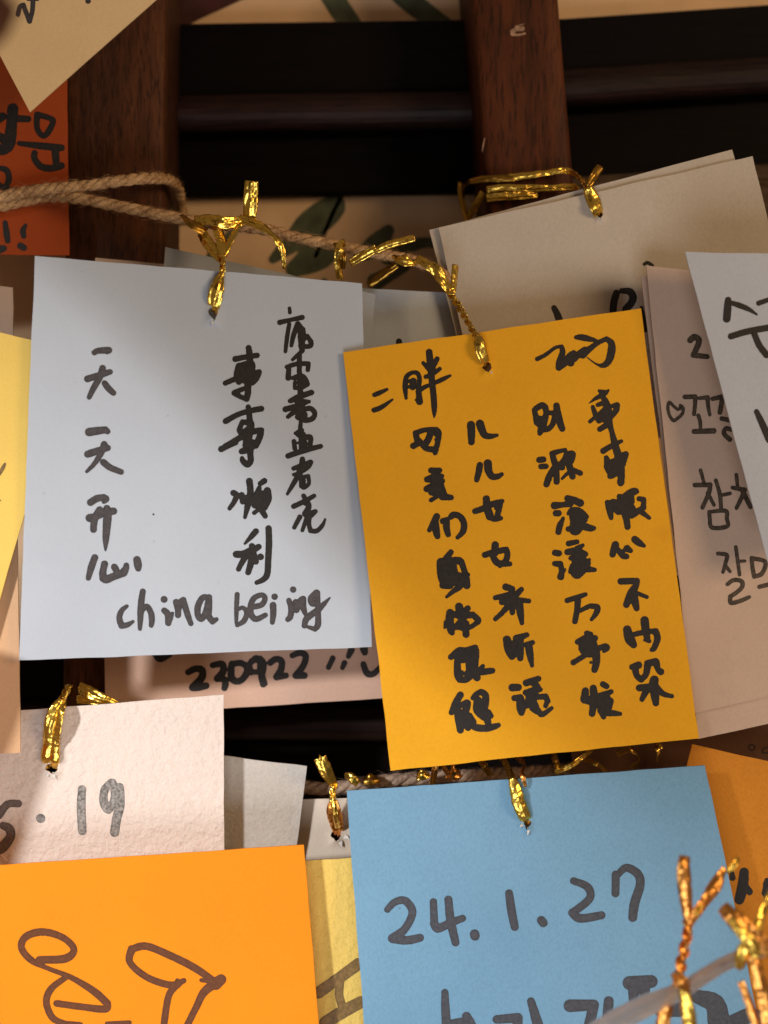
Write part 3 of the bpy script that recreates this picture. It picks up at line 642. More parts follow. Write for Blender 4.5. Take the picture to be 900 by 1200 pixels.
write(cB, [(615, 380, 7.5, sl('110,305,40 180,270,36 270,205,32 325,198,36; 325,198,40 332,250,52 305,330,58 300,380,60; 300,380,60 350,340,66 400,290,80 430,255,56; 405,340,64; 430,300,70 480,260,60 530,230,70; 510,270,66 560,225,56 640,165,44 720,128,44; 720,128,44 762,170,62 760,250,72 735,325,62 690,362,46 630,350,18 548,292,10; 450,115,36 500,115,58 570,130,50 642,146,20')),
   (615, 460, 10, sl('110,205,58 150,350,90; 150,350,80 185,385,80; 130,190,70 200,150,74 240,175,76; 240,175,76 250,250,70 205,400,96 175,480,56; 185,320,100; 280,240,56 340,238,60; 372,155,78 385,250,90 418,370,84 440,425,74; 350,290,70 325,375,66 270,430,66 210,430,70',
   '170,790,74 218,785,74; 190,868,66 248,865,66; 320,715,66 400,690,58 475,672,46; 325,730,70 365,850,80 440,880,70; 490,720,70 560,722,76 540,800,84; 520,850,84 560,985,76; 480,720,50 470,800,90 400,860,80; 340,880,60 290,980,80 255,1075,76; 372,900,70 374,1045,74; 438,1010,34 500,950,46 560,940,60; 570,910,60 650,945,66')),
   (635, 575, 10, sl('150,175,90 250,165,66 330,150,90; 300,90,76 370,110,84 450,145,90; 330,130,100; 165,265,76 195,265,76; 250,325,44 212,410,74 195,485,72; 308,270,40 350,220,50 440,235,70 520,305,66; 400,300,160 420,380,180 392,450,150; 312,450,66; 500,420,90 570,440,80 610,440,54; 480,330,120',
   '315,620,70 412,600,58; 480,640,44 420,680,80; 300,720,74 400,710,90 510,745,70; 420,780,160 450,870,200 412,960,150; 335,950,56 370,890,90; 555,810,44 520,880,110; 530,920,80 618,928,54; 155,728,76 200,735,74; 150,855,64 212,862,80; 220,870,70 232,940,66 222,1008,84; 270,925,36 215,1000,66; 340,790,60')),
   (650, 685, 7.0588, sl('105,132,46 190,105,44 255,82,38; 192,130,56 186,210,50 168,305,48; 215,215,36 290,178,42; 290,178,42 352,188,52 345,235,48 305,290,30',
   '268,405,50 300,412,42; 190,475,48 260,445,60 332,445,54; 250,500,110 300,500,110 290,560,90; 215,530,40 250,570,60; 155,645,48 230,600,44 320,545,50 420,510,50; 420,510,50 434,525,50 408,552,30; 340,550,70 345,640,64 330,705,54; 300,645,26',
   '255,880,60 248,950,72; 320,858,60 325,950,70 310,1068,54; 400,825,52 430,842,50; 468,886,40 390,920,60 300,935,40; 270,910,30; 350,970,110 420,960,110; 460,965,60 442,1030,60; 385,1040,66 405,1095,44; 420,1060,60 490,1065,50 542,1070,34; 255,960,50 330,980,60'))],
   M_ink, name='chinese_column')
write(cB, [(680, 450, 10, sl('330,72,26 300,105,54; 300,90,40 222,80,36; 235,85,40 260,130,70 275,175,60; 330,75,30 260,130,60 180,170,46 100,230,8; 290,180,60 312,250,90 330,350,96 340,450,80 370,560,62 400,680,84; 400,680,80 430,790,90 468,900,96 482,1050,84 476,1150,88; 370,260,50 430,250,76; 430,250,76 420,310,70 360,385,64; 148,270,50 175,350,64 220,430,70; 205,245,50 300,215,70; 230,345,50 300,280,60; 115,440,46 180,390,50 270,370,90; 280,400,110; 230,530,66 295,490,70',
   '270,785,72 350,735,66 482,670,46; 305,862,56 325,930,90 330,980,100 372,1070,80; 440,860,84 535,822,72; 535,822,72 500,900,90; 400,940,140 420,1020,130; 520,945,34; 350,1080,68 420,1055,66')),
   (695, 565, 10, sl('325,10,80; 170,240,66 198,340,80 212,420,54; 240,260,130 300,300,150 300,340,90; 310,170,66 370,230,150 420,330,170; 360,170,66 430,130,86 490,108,86 518,112,50; 370,350,90 394,450,80 405,525,72; 440,170,90 460,230,60; 540,195,64 595,205,64; 595,205,60 590,300,68; 590,300,60 520,345,80 450,390,80; 580,360,66 660,420,46; 440,260,60',
   '262,735,88 240,800,80 230,848,74; 290,790,66 350,860,76 392,872,68; 400,780,88 442,805,56; 360,805,50; 490,672,86 540,712,82 600,748,42')),
   (710, 665, 6.857, sl('120,112,52 190,110,54 250,108,50; 250,108,50 240,150,54 205,210,70 165,300,54; 220,200,70 235,280,64 248,330,46; 255,208,36 330,238,32',
   '172,500,68 190,570,80 222,620,62; 210,545,40 260,530,44 320,520,44; 312,425,68 320,500,66 335,580,50; 310,585,20 350,592,36; 340,512,36 400,515,56; 400,515,56 415,570,54 390,645,48 370,662,36',
   '210,800,46 262,785,62; 235,815,56 250,870,50 285,900,52; 285,900,50 322,860,50 335,790,60; 335,770,54 400,758,62; 405,765,60 420,820,46 442,838,58; 390,905,72 375,960,70; 270,968,56 360,960,60; 330,980,60 290,1060,42; 385,950,80 395,1030,70 402,1090,54; 405,965,60 460,1015,46 532,1035,34'))],
   M_ink, name='chinese_column')

# --- lower part
cU = Card('wish_card', 'dark brown card sliver with two tiny pen circles at the right edge', [(640, 700), (1000, 640), (1030, 985), (690, 1010)], 0.022, mat=P_kraft, n=10)
write(cU, [(850, 860, 5.4545, sl('170,68,9 153,75 150,92 165,105 183,98 188,82 170,68; 270,85,9 245,95 235,115 250,122 285,118'))], M_ink, name='pen_mark')
cT = Card('wish_card', 'dark orange card with black strokes in the lower right, behind the sky blue card', [(811, 872), (1110, 940), (1010, 1380), (712, 1310)], 0.0080, gx=0.001, mat=P_och, n=16)
write(cT, [(850, 860, 5.4545, sl('120,885,60 112,970,70 90,1060,64; 110,960,60 155,1010,44; 265,935,30 250,1020,36; 265,960,50 280,1080,60; 42,890,30 46,920,40'))], M_ink, name='korean_writing')
cG = Card('wish_card', 'cream card showing only its tied top edge left of the sky blue card', [(330, 938), (640, 926), (660, 1300), (340, 1310)], 0.0135, gy=-0.001, mat=P_cream, hole=(394, 979, 6.0, 1.2), n=22)
cF = Card('wish_card', 'narrow blank light grey card corner standing right of the pale pink dated card', [(160, 873), (360, 898), (330, 1120), (130, 1090)], 0.0110, gx=-0.002, bx=0.002, mat=paper('light_grey_textured_paper', (0.54, 0.50, 0.46), bump=0.9, bd=0.0006, scale=520, fibre=0.10), n=16)
cE = Card('wish_card', 'pale pink embossed card dated with a faded grey 19', [(-110, 843), (262, 814), (263, 1230), (-95, 1260)], 0.0040, gx=0.0006, mat=P_pink, hole=(61, 901, 7.5, 0.8), n=34)
write(cE, [(0, 900, 5.625, sl('540,140,54 535,260,60 542,415,58; 735,98,56 690,145,56 684,225,58 715,275,56 745,225,50; 745,225,44 760,160,60 740,98,56; 785,130,66 790,240,64 768,340,62 755,425,60; 268,332,62'))], M_ink_grey, pw=0.98, name='written_number', label='faded grey 19')
write(cE, [(0, 900, 5.625, sl('-10,310,60 50,240,50 120,235,50; 20,380,50 60,400,60 70,450,60 20,520,70 -10,540,60'))], ink('brown_grey_ink', (0.10, 0.075, 0.065), streak=0.4), name='written_number')
cH = Card('wish_card', 'lemon yellow textured card between the bright orange card and the sky blue card', [(250, 1015), (640, 992), (660, 1400), (290, 1420)], 0.0012, mat=P_lemon, n=16)
write(cH, [(350, 1000, 6, sl('140,980,84 280,880,80 420,778,84; 290,900,62 285,1000,60 312,1090,60; 190,1190,90 300,1120,90 440,1045,84'))], M_ink_ochre, name='korean_writing')
cC = Card('wish_card', 'sky blue card with the date 24.1.27 in black pen', [(406, 927), (826, 897), (921, 1345), (441, 1390)], -0.0068, gx=-0.0006, gy=-0.0035, by=0.0005, mat=P_cyan, hole=(618, 965, 4.5, 1.5), n=38)
write(cC, [(440, 1000, 2.727, sl('38,180,16 62,156,18 95,152,20 118,188,20 95,240,20 55,272,24; 55,272,24 100,278,22 142,270,20; 185,155,18 188,225,20; 188,225,22 200,240,22 240,222,20 278,208,18; 233,148,20 240,215,22 256,285,20; 317,258,24 318,264,24; 427,128,20 435,185,22 445,235,20; 530,214,22 536,222,22',
   '633,88,18 678,108,20 684,145,20 630,190,20; 630,190,22 655,208,22 722,198,20; 768,68,20 767,128,20; 775,68,16 802,46,20 838,66,22 846,100,22 828,160,24 822,205,22'))], M_ink_slate, pw=1.28, name='written_date')
write(cC, [(500, 1120, 2.25, sl('48,97,15 50,150,18 55,240,20; 62,178,14 90,175,18; 105,160,18 120,190,20 130,240,20; 275,120,16 295,190,22 300,230,20; 185,168,18 240,164,20; 240,164,20 238,230,20; 378,132,26 440,130,22; 440,130,22 430,180,22; 480,120,20 474,200,22; 535,72,28 592,68,26; 546,90,24 545,135,16; 575,84,22 574,135,18')),
   (700, 950, 4.5, sl('500,970,30 540,985,60 620,1020,80 640,1110,90; 330,1060,40 430,1050,60; 700,1130,70 800,1080,60 860,1100,60'))], M_ink_slate, pw=1.3, name='korean_writing')
cD = Card('wish_card', 'bright orange card with looping brown pen writing in the lower left corner', [(-240, 1030), (356, 990), (396, 1470), (-200, 1500)], -0.0078, gx=0.0012, gy=-0.001, bx=0.0004, mat=P_org, n=26)
write(cD, [(10, 1080, 3.4615, sl('125,155,22 230,150,24 265,112,20 220,65,20 140,42,22 72,60,22 52,105,20 90,155,20 160,190,14 250,225,16 345,282,22 400,332,22; 400,332,22 390,355,22 290,345,20 195,332,20; 235,225,16 175,270,20 153,325,20 178,390,20 230,415,18; 230,415,18 290,420,18; 400,415,14 490,410,14',
   '710,240,16 655,257,20 560,225,20 492,165,20 500,112,24; 500,112,22 560,100,22 660,140,22 750,185,22 825,235,20; 862,235,30 840,252,36; 830,255,28 790,290,24 760,350,20 725,420,20; 690,252,20 650,300,20 630,420,20; 782,238,12 835,242,18; 685,240,14'))], M_ink_brown, pw=1.4, name='pen_writing')

# torn lips of paper under the punched holes
M_core = paper('torn_paper_core', (0.80, 0.78, 0.76), bump=0.6, fibre=0.25)
def torn(card, hx, hy, w_, l_, ang, lift_=0.0011):
    n = 5; v = []; f = []; ca, sa = math.cos(math.radians(ang)), math.sin(math.radians(ang))
    for side in (0, 1):
        for k in range(n+1):
            t_ = k/n; hw = w_*0.5*(1-t_)**0.8*(1+0.3*noise.noise(Vector((k*1.7, hx, 2))))
            for q_ in (-1, 0, 1):
                lx, ly = q_*hw+w_*0.15*noise.noise(Vector((k*0.9, hy, q_))), l_*t_
                x = hx+lx*ca-ly*sa; y = hy+lx*sa+ly*ca
                v.append(P(x, y, card.Y(x, y)-0.00012-lift_*math.sin(math.pi*0.5*t_)*(1-0.35*t_)+side*0.00012))
    F = (n+1)*3
    for k in range(n):
        for q_ in range(2):
            a = k*3+q_; f.append((a, a+3, a+4, a+1)); f.append((F+a, F+a+1, F+a+4, F+a+3))
        a = k*3; f.append((a, F+a, F+a+3, a+3)); a += 2; f.append((a, a+3, F+a+3, F+a))
    f.append((0, 1, F+1, F)); f.append((1, 2, F+2, F+1))
    mesh_obj('torn_flap', v, f, M_core, parent=card.obj)
torn(cA, 247, 373, 5, 9, -22); torn(cA, 254, 372, 4, 8, 25)
torn(cC, 620, 970, 5, 9, 12); torn(cC, 613, 966, 4, 6, 50)
torn(cG, 398, 984, 7, 9, -20); torn(cG, 404, 980, 6, 8, -60)
torn(cE, 64, 905, 6, 8, 5); torn(cE, 57, 905, 5, 6, 20)
torn(cB, 574, 434, 4, 5, -40)
torn(cQ, 705, 254, 3, 4, -10)

# ------------------------------------------------------------------ ropes
def frames(C):
    T = np.gradient(C, axis=0); T /= np.linalg.norm(T, axis=1)[:, None]
    return T
def tube(verts, faces, C, r, m=8, closed=True):
    T = frames(C); b = len(verts); n = len(C)
    up = np.array([0, -1.0, 0])
    for k in range(n):
        t = T[k]; s_ = np.cross(t, up); ln = np.linalg.norm(s_)
        s_ = s_/ln if ln > 1e-4 else np.array([1, 0, 0]); u = np.cross(s_, t)
        rr = r[k] if hasattr(r, '__len__') else r
        for i in range(m):
            a = 2*math.pi*i/m; verts.append(tuple(C[k]+rr*(math.cos(a)*s_+math.sin(a)*u)))
    for k in range(n-1):
        for i in range(m):
            a = b+k*m+i; c = b+k*m+(i+1) % m; faces.append((a, c, c+m, a+m))
    if closed:
        faces.append(tuple(b+m-1-i for i in range(m))); faces.append(tuple(b+(n-1)*m+i for i in range(m)))

def resample(C, step):
    d = np.r_[0, np.cumsum(np.linalg.norm(np.diff(C[:, :3], axis=0), axis=1))]
    n = max(4, int(d[-1]/step)); t = np.linspace(0, d[-1], n)
    return np.column_stack([np.interp(t, d, C[:, i]) for i in range(C.shape[1])])

def rope(label, runs, mat, fuzz=260, plies=3):
    """runs: lists of (px, py, Y, radius in px)"""
    root = empty('jute_rope', P(*runs[0][1][:3])); tag(root, label, 'rope')
    fv, ff = [], []
    R = random.Random(3)
    for run in runs:
        pts = np.array([[*P(p[0], p[1], p[2]), p[3]*S] for p in run])
        C = resample(catmull(pts, 8), 0.00045)
        c3, rad = C[:, :3], C[:, 3]
        T = frames(c3); up = np.array([0, -1.0, 0])
        ph = np.cumsum(np.r_[0, np.linalg.norm(np.diff(c3, axis=0), axis=1)])/(rad*5.2)*2*math.pi/1.25
        for q in range(plies):
            v, f = [], []
            cc = []
            for k in range(len(c3)):
                s_ = np.cross(T[k], up); s_ /= np.linalg.norm(s_); u = np.cross(s_, T[k])
                a = ph[k]+2*math.pi*q/plies
                lump = 1+0.12*noise.noise(Vector((k*0.15, q*3.3, rad[k]*1000)))
                cc.append(c3[k]+rad[k]*0.44*lump*(math.cos(a)*s_+math.sin(a)*u))
            rr = [rad[k]*0.60*(1+0.10*noise.noise(Vector((k*0.22, q*5.1, 7)))) for k in range(len(c3))]
            tube(v, f, np.array(cc), rr, m=9)
            mesh_obj('strand', v, f, mat, parent=root)
        for _ in range(int(fuzz*len(c3)*0.00045/0.05)):
            k = R.randrange(2, len(c3)-2); a = R.uniform(0, 2*math.pi)
            s_ = np.cross(T[k], up); s_ /= np.linalg.norm(s_); u = np.cross(s_, T[k])
            d = math.cos(a)*s_+math.sin(a)*u; p = c3[k]+d*rad[k]*0.8
            L = rad[k]*R.uniform(0.6, 2.4); along = T[k]*R.choice((-1, 1))
            bend = np.array([R.uniform(-1, 1) for _ in range(3)])
            cv = [p+along*L*t+d*L*0.55*t*(1-0.5*t)+bend*L*0.22*t*t for t in np.linspace(0, 1, 5)]
            tube(fv, ff, np.array(cv), [0.000030*(1-0.6*t) for t in np.linspace(0, 1, 5)], m=3, closed=False)
    o = mesh_obj('loose_fibres', fv, ff, mat, parent=root); o['kind'] = 'stuff'
    return root

rope('brown jute rope running from the left edge across to the amber card tie',
     [[(-160, 250, 0.016, 7.5), (-60, 240, 0.016, 7.5), (0, 231, 0.016, 7.5), (45, 223, 0.015, 7.5), (100, 218, 0.014, 7), (150, 211, 0.014, 7), (188, 209, 0.020, 7), (206, 216, 0.030, 7), (212, 236, 0.042, 7), (214, 262, 0.048, 6)],
      [(-160, 258, 0.018, 7.5), (-60, 248, 0.018, 7.5), (0, 241, 0.018, 7.5), (50, 231, 0.018, 7), (95, 233, 0.014, 7), (150, 244, 0.012, 7), (200, 254, 0.010, 7), (250, 262, 0.009, 7), (310, 269, 0.009, 7), (350, 279, 0.009, 7), (420, 293, 0.009, 7), (490, 307, 0.009, 6.5), (530, 330, 0.013, 6), (560, 380, 0.016, 5)]], M_jute, fuzz=420)
rope('greyish weathered jute rope crossing behind the tops of the sky blue and grey cards',
     [[(200, 905, 0.023, 9), (300, 916, 0.022, 9), (380, 924, 0.020, 8), (440, 916, 0.020, 8), (500, 911, 0.021, 8), (560, 908, 0.024, 7.5), (640, 903, 0.030, 7), (760, 890, 0.034, 7), (900, 872, 0.036, 7)]], M_jute_grey, fuzz=420)

# ------------------------------------------------------------------ foil twist ties
def ribbon(parent, pts, mat=None, name='foil_strip', seed=0, crumple=1.0, ridge=1.0):
    """flat foil strip with a wire ridge down its middle; pts: (px, py, Y, width px, roll degrees)"""
    mat = mat or M_gold
    a = np.array([[*P(p[0], p[1], p[2]), p[3]*S*(D+p[2])/D, p[4] if len(p) > 4 else 0] for p in pts])
    C = resample(catmull(a, 8), 0.00035)
    c3, wd, roll = C[:, :3], C[:, 3], np.radians(C[:, 4])
    T = frames(c3); m = 9; th = 0.00006
    v, f = [], []
    for side in (0, 1):
        for k in range(len(c3)):
            up = np.array([0, -1.0, 0]); s_ = np.cross(T[k], up); s_ /= max(1e-6, np.linalg.norm(s_)); u = np.cross(s_, T[k])
            cr, sr = math.cos(roll[k]), math.sin(roll[k]); s2 = cr*s_+sr*u; u2 = -sr*s_+cr*u
            for i in range(m):
                t = i/(m-1)*2-1
                hgt = ridge*0.00024*math.exp(-(t/0.20)**2) - 0.07*abs(t)**2*wd[k] + 0.00010*math.sin(t*7+seed)*ridge
                hgt += crumple*(0.00026*noise.noise(Vector((k*0.13+seed*3.7, i*0.8, seed*1.9)))+0.00013*abs(noise.noise(Vector((k*0.42+seed+i*0.25, i*0.5, seed)))))
                ww = wd[k]*0.5*(1+0.12*noise.noise(Vector((k*0.35, seed*5.0, i > 4))))
                p = c3[k]+s2*t*ww+u2*(hgt - side*th)
                v.append(tuple(p))
    n = len(c3); F = n*m
    for k in range(n-1):
        for i in range(m-1):
            q = k*m+i; f.append((q, q+1, q+m+1, q+m)); f.append((F+q, F+q+m, F+q+m+1, F+q+1))
        q = k*m; f.append((q, q+m, F+q+m, F+q)); q += m-1; f.append((q, F+q, F+q+m, q+m))
    for i in range(m-1):
        f.append((i, F+i, F+i+1, i+1)); q = (n-1)*m+i; f.append((q, q+1, F+q+1, F+q))
    o = mesh_obj(name, v, f, mat, parent=parent, smooth=True)
    return o

def twist(parent, pts, mat=None, turns=3.0, seed=0):
    """two foil wires wound round each other"""
    for h_ in (0, 1):
        n = len(pts); q = []
        m = int(max(10, turns*8)); a = np.array([[p[0], p[1], p[2], p[3]] for p in pts], float); C = catmull(a, 8)
        C = resample(C*np.array([1, 1, 1000, 1]), 2.0)/np.array([1, 1, 1000, 1])
        T = np.gradient(C[:, :2], axis=0); T /= np.linalg.norm(T, axis=1)[:, None]
        for k in range(len(C)):
            ph = 2*math.pi*turns*k/(len(C)-1)+math.pi*h_
            off = C[k, 3]*0.28*math.cos(ph)
            q.append((C[k, 0]-T[k, 1]*off, C[k, 1]+T[k, 0]*off, C[k, 2]-0.0005*math.sin(ph), C[k, 3]*0.72, math.degrees(ph)*0.5))
        ribbon(parent, q, mat, name='twisted_wire', seed=seed+h_*11, crumple=0.8, ridge=0.5)

GT = 'gold foil ties holding the cards'
def tie(label, anchor):
    root = empty('twist_tie', P(*anchor)); return tag(root, label, 'foil tie', GT)

# tie of the pale blue card
yA = cA.Y(250, 350)
t = tie('gold foil tie with an upright tail, holding the big pale blue card', (258, 262, 0.004))
ribbon(t, [(249, 364, yA+0.002, 14), (250, 358, yA-0.0008, 16), (254, 338, yA-0.0022, 17), (258, 324, yA-0.0015, 9)], seed=1)
twist(t, [(258, 325, yA-0.0012, 9), (260, 312, yA, 8), (258, 298, -0.002, 9)], turns=1.5, seed=2)
ribbon(t, [(258, 304, -0.002, 8), (249, 292, 0.0, 13), (239, 278, 0.003, 14, 20), (233, 270, 0.006, 13, 40)], seed=3)
ribbon(t, [(259, 303, -0.0025, 8), (259, 284, -0.001, 12, -20), (254, 262, 0.003, 13, -30)], seed=4)
ribbon(t, [(262, 300, -0.002, 7), (271, 278, 0.0, 10, 30), (280, 260, 0.003, 9, 40)], seed=5)
ribbon(t, [(214, 252, 0.006, 10, 60), (226, 262, 0.003, 13, 30), (242, 272, 0.004, 12, 10)], M_gold_dark, seed=6)
ribbon(t, [(228, 260, 0.004, 13), (245, 256, 0.002, 14, 20), (262, 261, 0.001, 15, -15), (285, 259, 0.003, 12)], seed=7, crumple=1.4)
ribbon(t, [(291, 262, 0.004, 14), (293, 245, 0.002, 17, 10), (294, 230, 0.001, 17, -8), (295, 212, 0.0, 16)], seed=8, crumple=1.2)
ribbon(t, [(280, 255, 0.003, 9), (305, 264, 0.001, 12, 30), (320, 275, 0.001, 11, 60), (328, 286, 0.001, 9, 30), (332, 300, 0.002, 6, 0), (333, 315, 0.003, 4)], seed=9)

t = tie('short gold loop hanging from the jute rope behind the pale blue card', (400, 290, 0.005))
ribbon(t, [(404, 283, 0.004, 10, 40), (398, 292, 0.002, 11), (396, 308, 0.004, 9, 20), (399, 328, 0.006, 8)], M_gold, seed=12)
ribbon(t, [(392, 285, 0.006, 6, 20), (402, 300, 0.003, 8), (402, 315, 0.005, 5)], M_gold_dark, seed=13)

t = tie('straight gold strip lying across the jute rope left of the amber card', (445, 292, 0.004))
ribbon(t, [(410, 309, 0.003, 9), (422, 301, 0.002, 11, 10), (441, 291, 0.001, 10)], seed=15, crumple=0.5)
ribbon(t, [(438, 295, 0.001, 8), (455, 287, 0.000, 9), (486, 278, -0.001, 9, 20)], seed=16, crumple=0.5)
ribbon(t, [(432, 334, 0.012, 8, 0), (448, 322, 0.011, 11, 0), (465, 310, 0.010, 9)], M_gold_dark, seed=17)

# tie of the amber card
yB = cB.Y(568, 415)
t = tie('thin twisted gold tie running down from the jute rope to the amber card', (480, 304, 0.006))
ribbon(t, [(462, 299, 0.004, 8, 50), (470, 303, 0.001, 14), (480, 306, 0.001, 13, 20), (494, 305, 0.004, 10, 60)], seed=19, crumple=1.3)
ribbon(t, [(488, 302, 0.001, 9), (500, 309, 0.0, 12, 20), (512, 318, 0.0, 14, -20), (520, 330, 0.0, 14, 30), (528, 341, 0.0, 11)], seed=20, crumple=1.5)
twist(t, [(526, 338, 0.0, 11), (536, 355, 0.0, 9), (548, 375, -0.003, 8), (558, 394, yB-0.001, 8)], turns=3.5, seed=21)
ribbon(t, [(534, 310, 0.002, 9, 20), (533, 326, 0.001, 9, 35), (531, 343, 0.0, 6)], seed=23, crumple=0.6)
ribbon(t, [(558, 390, yB-0.001, 7), (562, 402, yB-0.0022, 13), (565, 415, yB-0.0018, 13), (569, 426, yB-0.0004, 11), (570, 431, yB+0.002, 9)], seed=24)

# tie of the grey white card, wound round the middle post
yQ = cQ.Y(700, 240)
t = tie('gold foil tie wound around the middle post and the big grey white card', (620, 215, 0.026))
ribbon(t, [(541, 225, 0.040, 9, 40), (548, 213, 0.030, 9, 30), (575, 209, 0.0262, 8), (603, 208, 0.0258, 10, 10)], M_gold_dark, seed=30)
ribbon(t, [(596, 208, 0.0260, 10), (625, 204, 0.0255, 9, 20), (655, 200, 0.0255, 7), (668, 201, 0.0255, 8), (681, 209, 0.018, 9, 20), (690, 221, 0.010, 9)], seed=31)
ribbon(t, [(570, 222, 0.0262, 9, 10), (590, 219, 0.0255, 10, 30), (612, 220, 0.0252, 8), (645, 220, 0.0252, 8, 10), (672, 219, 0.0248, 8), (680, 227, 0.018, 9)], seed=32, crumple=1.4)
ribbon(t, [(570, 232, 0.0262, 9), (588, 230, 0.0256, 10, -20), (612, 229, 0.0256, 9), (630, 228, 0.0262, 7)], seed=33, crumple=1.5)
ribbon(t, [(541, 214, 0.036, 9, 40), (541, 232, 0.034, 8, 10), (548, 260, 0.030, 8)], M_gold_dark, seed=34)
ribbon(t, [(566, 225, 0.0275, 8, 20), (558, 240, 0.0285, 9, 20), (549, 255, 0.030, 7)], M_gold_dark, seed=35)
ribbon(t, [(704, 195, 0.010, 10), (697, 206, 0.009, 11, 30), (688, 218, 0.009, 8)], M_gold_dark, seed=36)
ribbon(t, [(689, 219, 0.009, 11), (694, 231, yQ-0.0015, 16), (699, 243, yQ-0.0020, 16, 10), (703, 252, yQ-0.0002, 13), (704, 256, yQ+0.002, 10)], seed=37, crumple=1.3)

# tie of the pale pink card
yE = cE.Y(60, 880)
t = tie('long folded gold tie on the pale pink card dated 19', (76, 815, 0.002))
twist(t, [(82, 803, 0.003, 9), (78, 812, 0.002, 9), (72, 823, 0.001, 9)], turns=1.2, seed=40)
ribbon(t, [(73, 819, 0.001, 8), (64, 832, 0.0, 13, 15), (58, 850, 0.0, 13, 10), (55, 872, yE-0.002, 12, -10), (53, 890, yE-0.001, 12), (54, 900, yE+0.002, 10)], seed=42, crumple=0.7)
ribbon(t, [(74, 819, 0.0015, 8), (69, 835, 0.0, 14, -30), (66, 855, 0.0005, 12, -30), (63, 875, yE-0.0015, 13, -10), (63, 892, yE-0.001, 13), (63, 900, yE+0.002, 10)], seed=43, crumple=0.7)
t = tie('folded gold strip end sticking out above the pale pink card', (110, 815, 0.008))
ribbon(t, [(92, 806, 0.009, 13), (104, 811, 0.007, 15, 20), (120, 819, 0.006, 12), (138, 826, 0.007, 9)], seed=44, crumple=1.0)
ribbon(t, [(90, 820, 0.009, 9), (102, 820, 0.008, 11, -20), (122, 824, 0.008, 9)], seed=45, crumple=1.0)

# tie of the cream card
yG = cG.Y(393, 960)
t = tie('gold and copper tie knotted on the cream card left of the sky blue card', (391, 922, 0.008))
ribbon(t, [(375, 888, 0.002, 15), (382, 903, 0.003, 16, 10), (389, 915, 0.005, 12, 20), (393, 925, 0.007, 7)], seed=50, crumple=0.6)
ribbon(t, [(374, 884, 0.002, 2), (377, 892, 0.0015, 2)], M_gold_dark, seed=51)
twist(t, [(393, 920, 0.006, 8), (391, 930, 0.008, 8), (391, 940, 0.009, 8)], turns=1.2, seed=52)
ribbon(t, [(391, 937, 0.009, 9), (391, 950, 0.0095, 17), (394, 965, yG-0.002, 16), (396, 975, yG-0.0003, 12), (396, 979, yG+0.002, 10)], M_copper_refl, seed=53, crumple=0.6)
ribbon(t, [(391, 938, 0.0085, 5), (393, 955, 0.008, 6), (396, 971, yG-0.0022, 7)], seed=54, crumple=0.5)
t = tie('gold wrap around the weathered rope just above the sky blue card corner', (412, 913, 0.014))
ribbon(t, [(404, 909, 0.015, 8, -20), (412, 912, 0.0135, 11), (420, 919, 0.014, 9)], seed=55, crumple=1.2)
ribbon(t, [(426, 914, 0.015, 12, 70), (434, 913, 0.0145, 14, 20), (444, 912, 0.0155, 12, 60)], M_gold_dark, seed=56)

# tie of the sky blue card
yC = cC.Y(612, 950)
t = tie('gold foil tie folded over the top of the sky blue card above its date', (600, 905, 0.0))
ribbon(t, [(588, 888, 0.010, 8), (596, 902, 0.003, 8), (601, 915, yC-0.0012, 9)], seed=60)
ribbon(t, [(600, 911, yC-0.001, 8), (604, 925, yC-0.0022, 14), (609, 943, yC-0.0022, 16, 10), (616, 960, yC-0.0010, 14), (618, 966, yC+0.002, 11)], seed=61, crumple=0.8)
ribbon(t, [(606, 884, 0.012, 8, 20), (613, 896, 0.004, 9, 30), (613, 908, yC-0.001, 7, 10), (616, 922, yC-0.0006, 4)], M_copper_refl, seed=62)

# tangle of tie ends on the lower rope
specs = [('bent copper loop in the tangle of tie ends under the amber card', [[(506, 925, 0.006, 7), (510, 900, 0.004, 8, 10), (514, 887, 0.004, 8), (520, 899, 0.006, 6), (526, 908, 0.008, 6)]], M_copper_refl),
 ('copper foil wrapped round the weathered rope under the amber card', [[(524, 905, 0.011, 12, 50), (531, 905, 0.0095, 20), (539, 904, 0.011, 14, 50)]], M_copper_refl),
 ('thin curved gold wire end between the amber card and the sky blue card', [[(650, 905, 0.010, 6), (668, 898, 0.008, 6, 20), (682, 888, 0.009, 6), (694, 880, 0.012, 5)]], M_gold),
 ('small crumpled gold end left of the thin curved wire', [[(648, 882, 0.010, 7), (652, 892, 0.008, 9, 30), (655, 902, 0.010, 6)]], M_gold_dark),
 ('small bright gold knot under the lower right corner of the amber card', [[(768, 874, 0.010, 8), (773, 878, 0.007, 10, 40), (771, 890, 0.010, 7, 80)]], M_gold),
 ('gold band around the weathered rope left of the copper loop', [[(488, 910, 0.013, 9, 50), (495, 908, 0.012, 13), (503, 907, 0.013, 9, 60)]], M_gold),
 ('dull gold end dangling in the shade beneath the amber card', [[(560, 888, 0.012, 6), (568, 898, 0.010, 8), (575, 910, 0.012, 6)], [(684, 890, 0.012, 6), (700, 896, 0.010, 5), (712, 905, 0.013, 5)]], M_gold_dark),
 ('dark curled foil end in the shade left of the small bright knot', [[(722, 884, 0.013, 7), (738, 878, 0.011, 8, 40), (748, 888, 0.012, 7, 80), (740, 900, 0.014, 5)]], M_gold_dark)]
for n_, (lb, runs, mt) in enumerate(specs):
    t = tie(lb, runs[0][0][:3])
    for r_ in runs: ribbon(t, r_, mt, seed=70+n_)

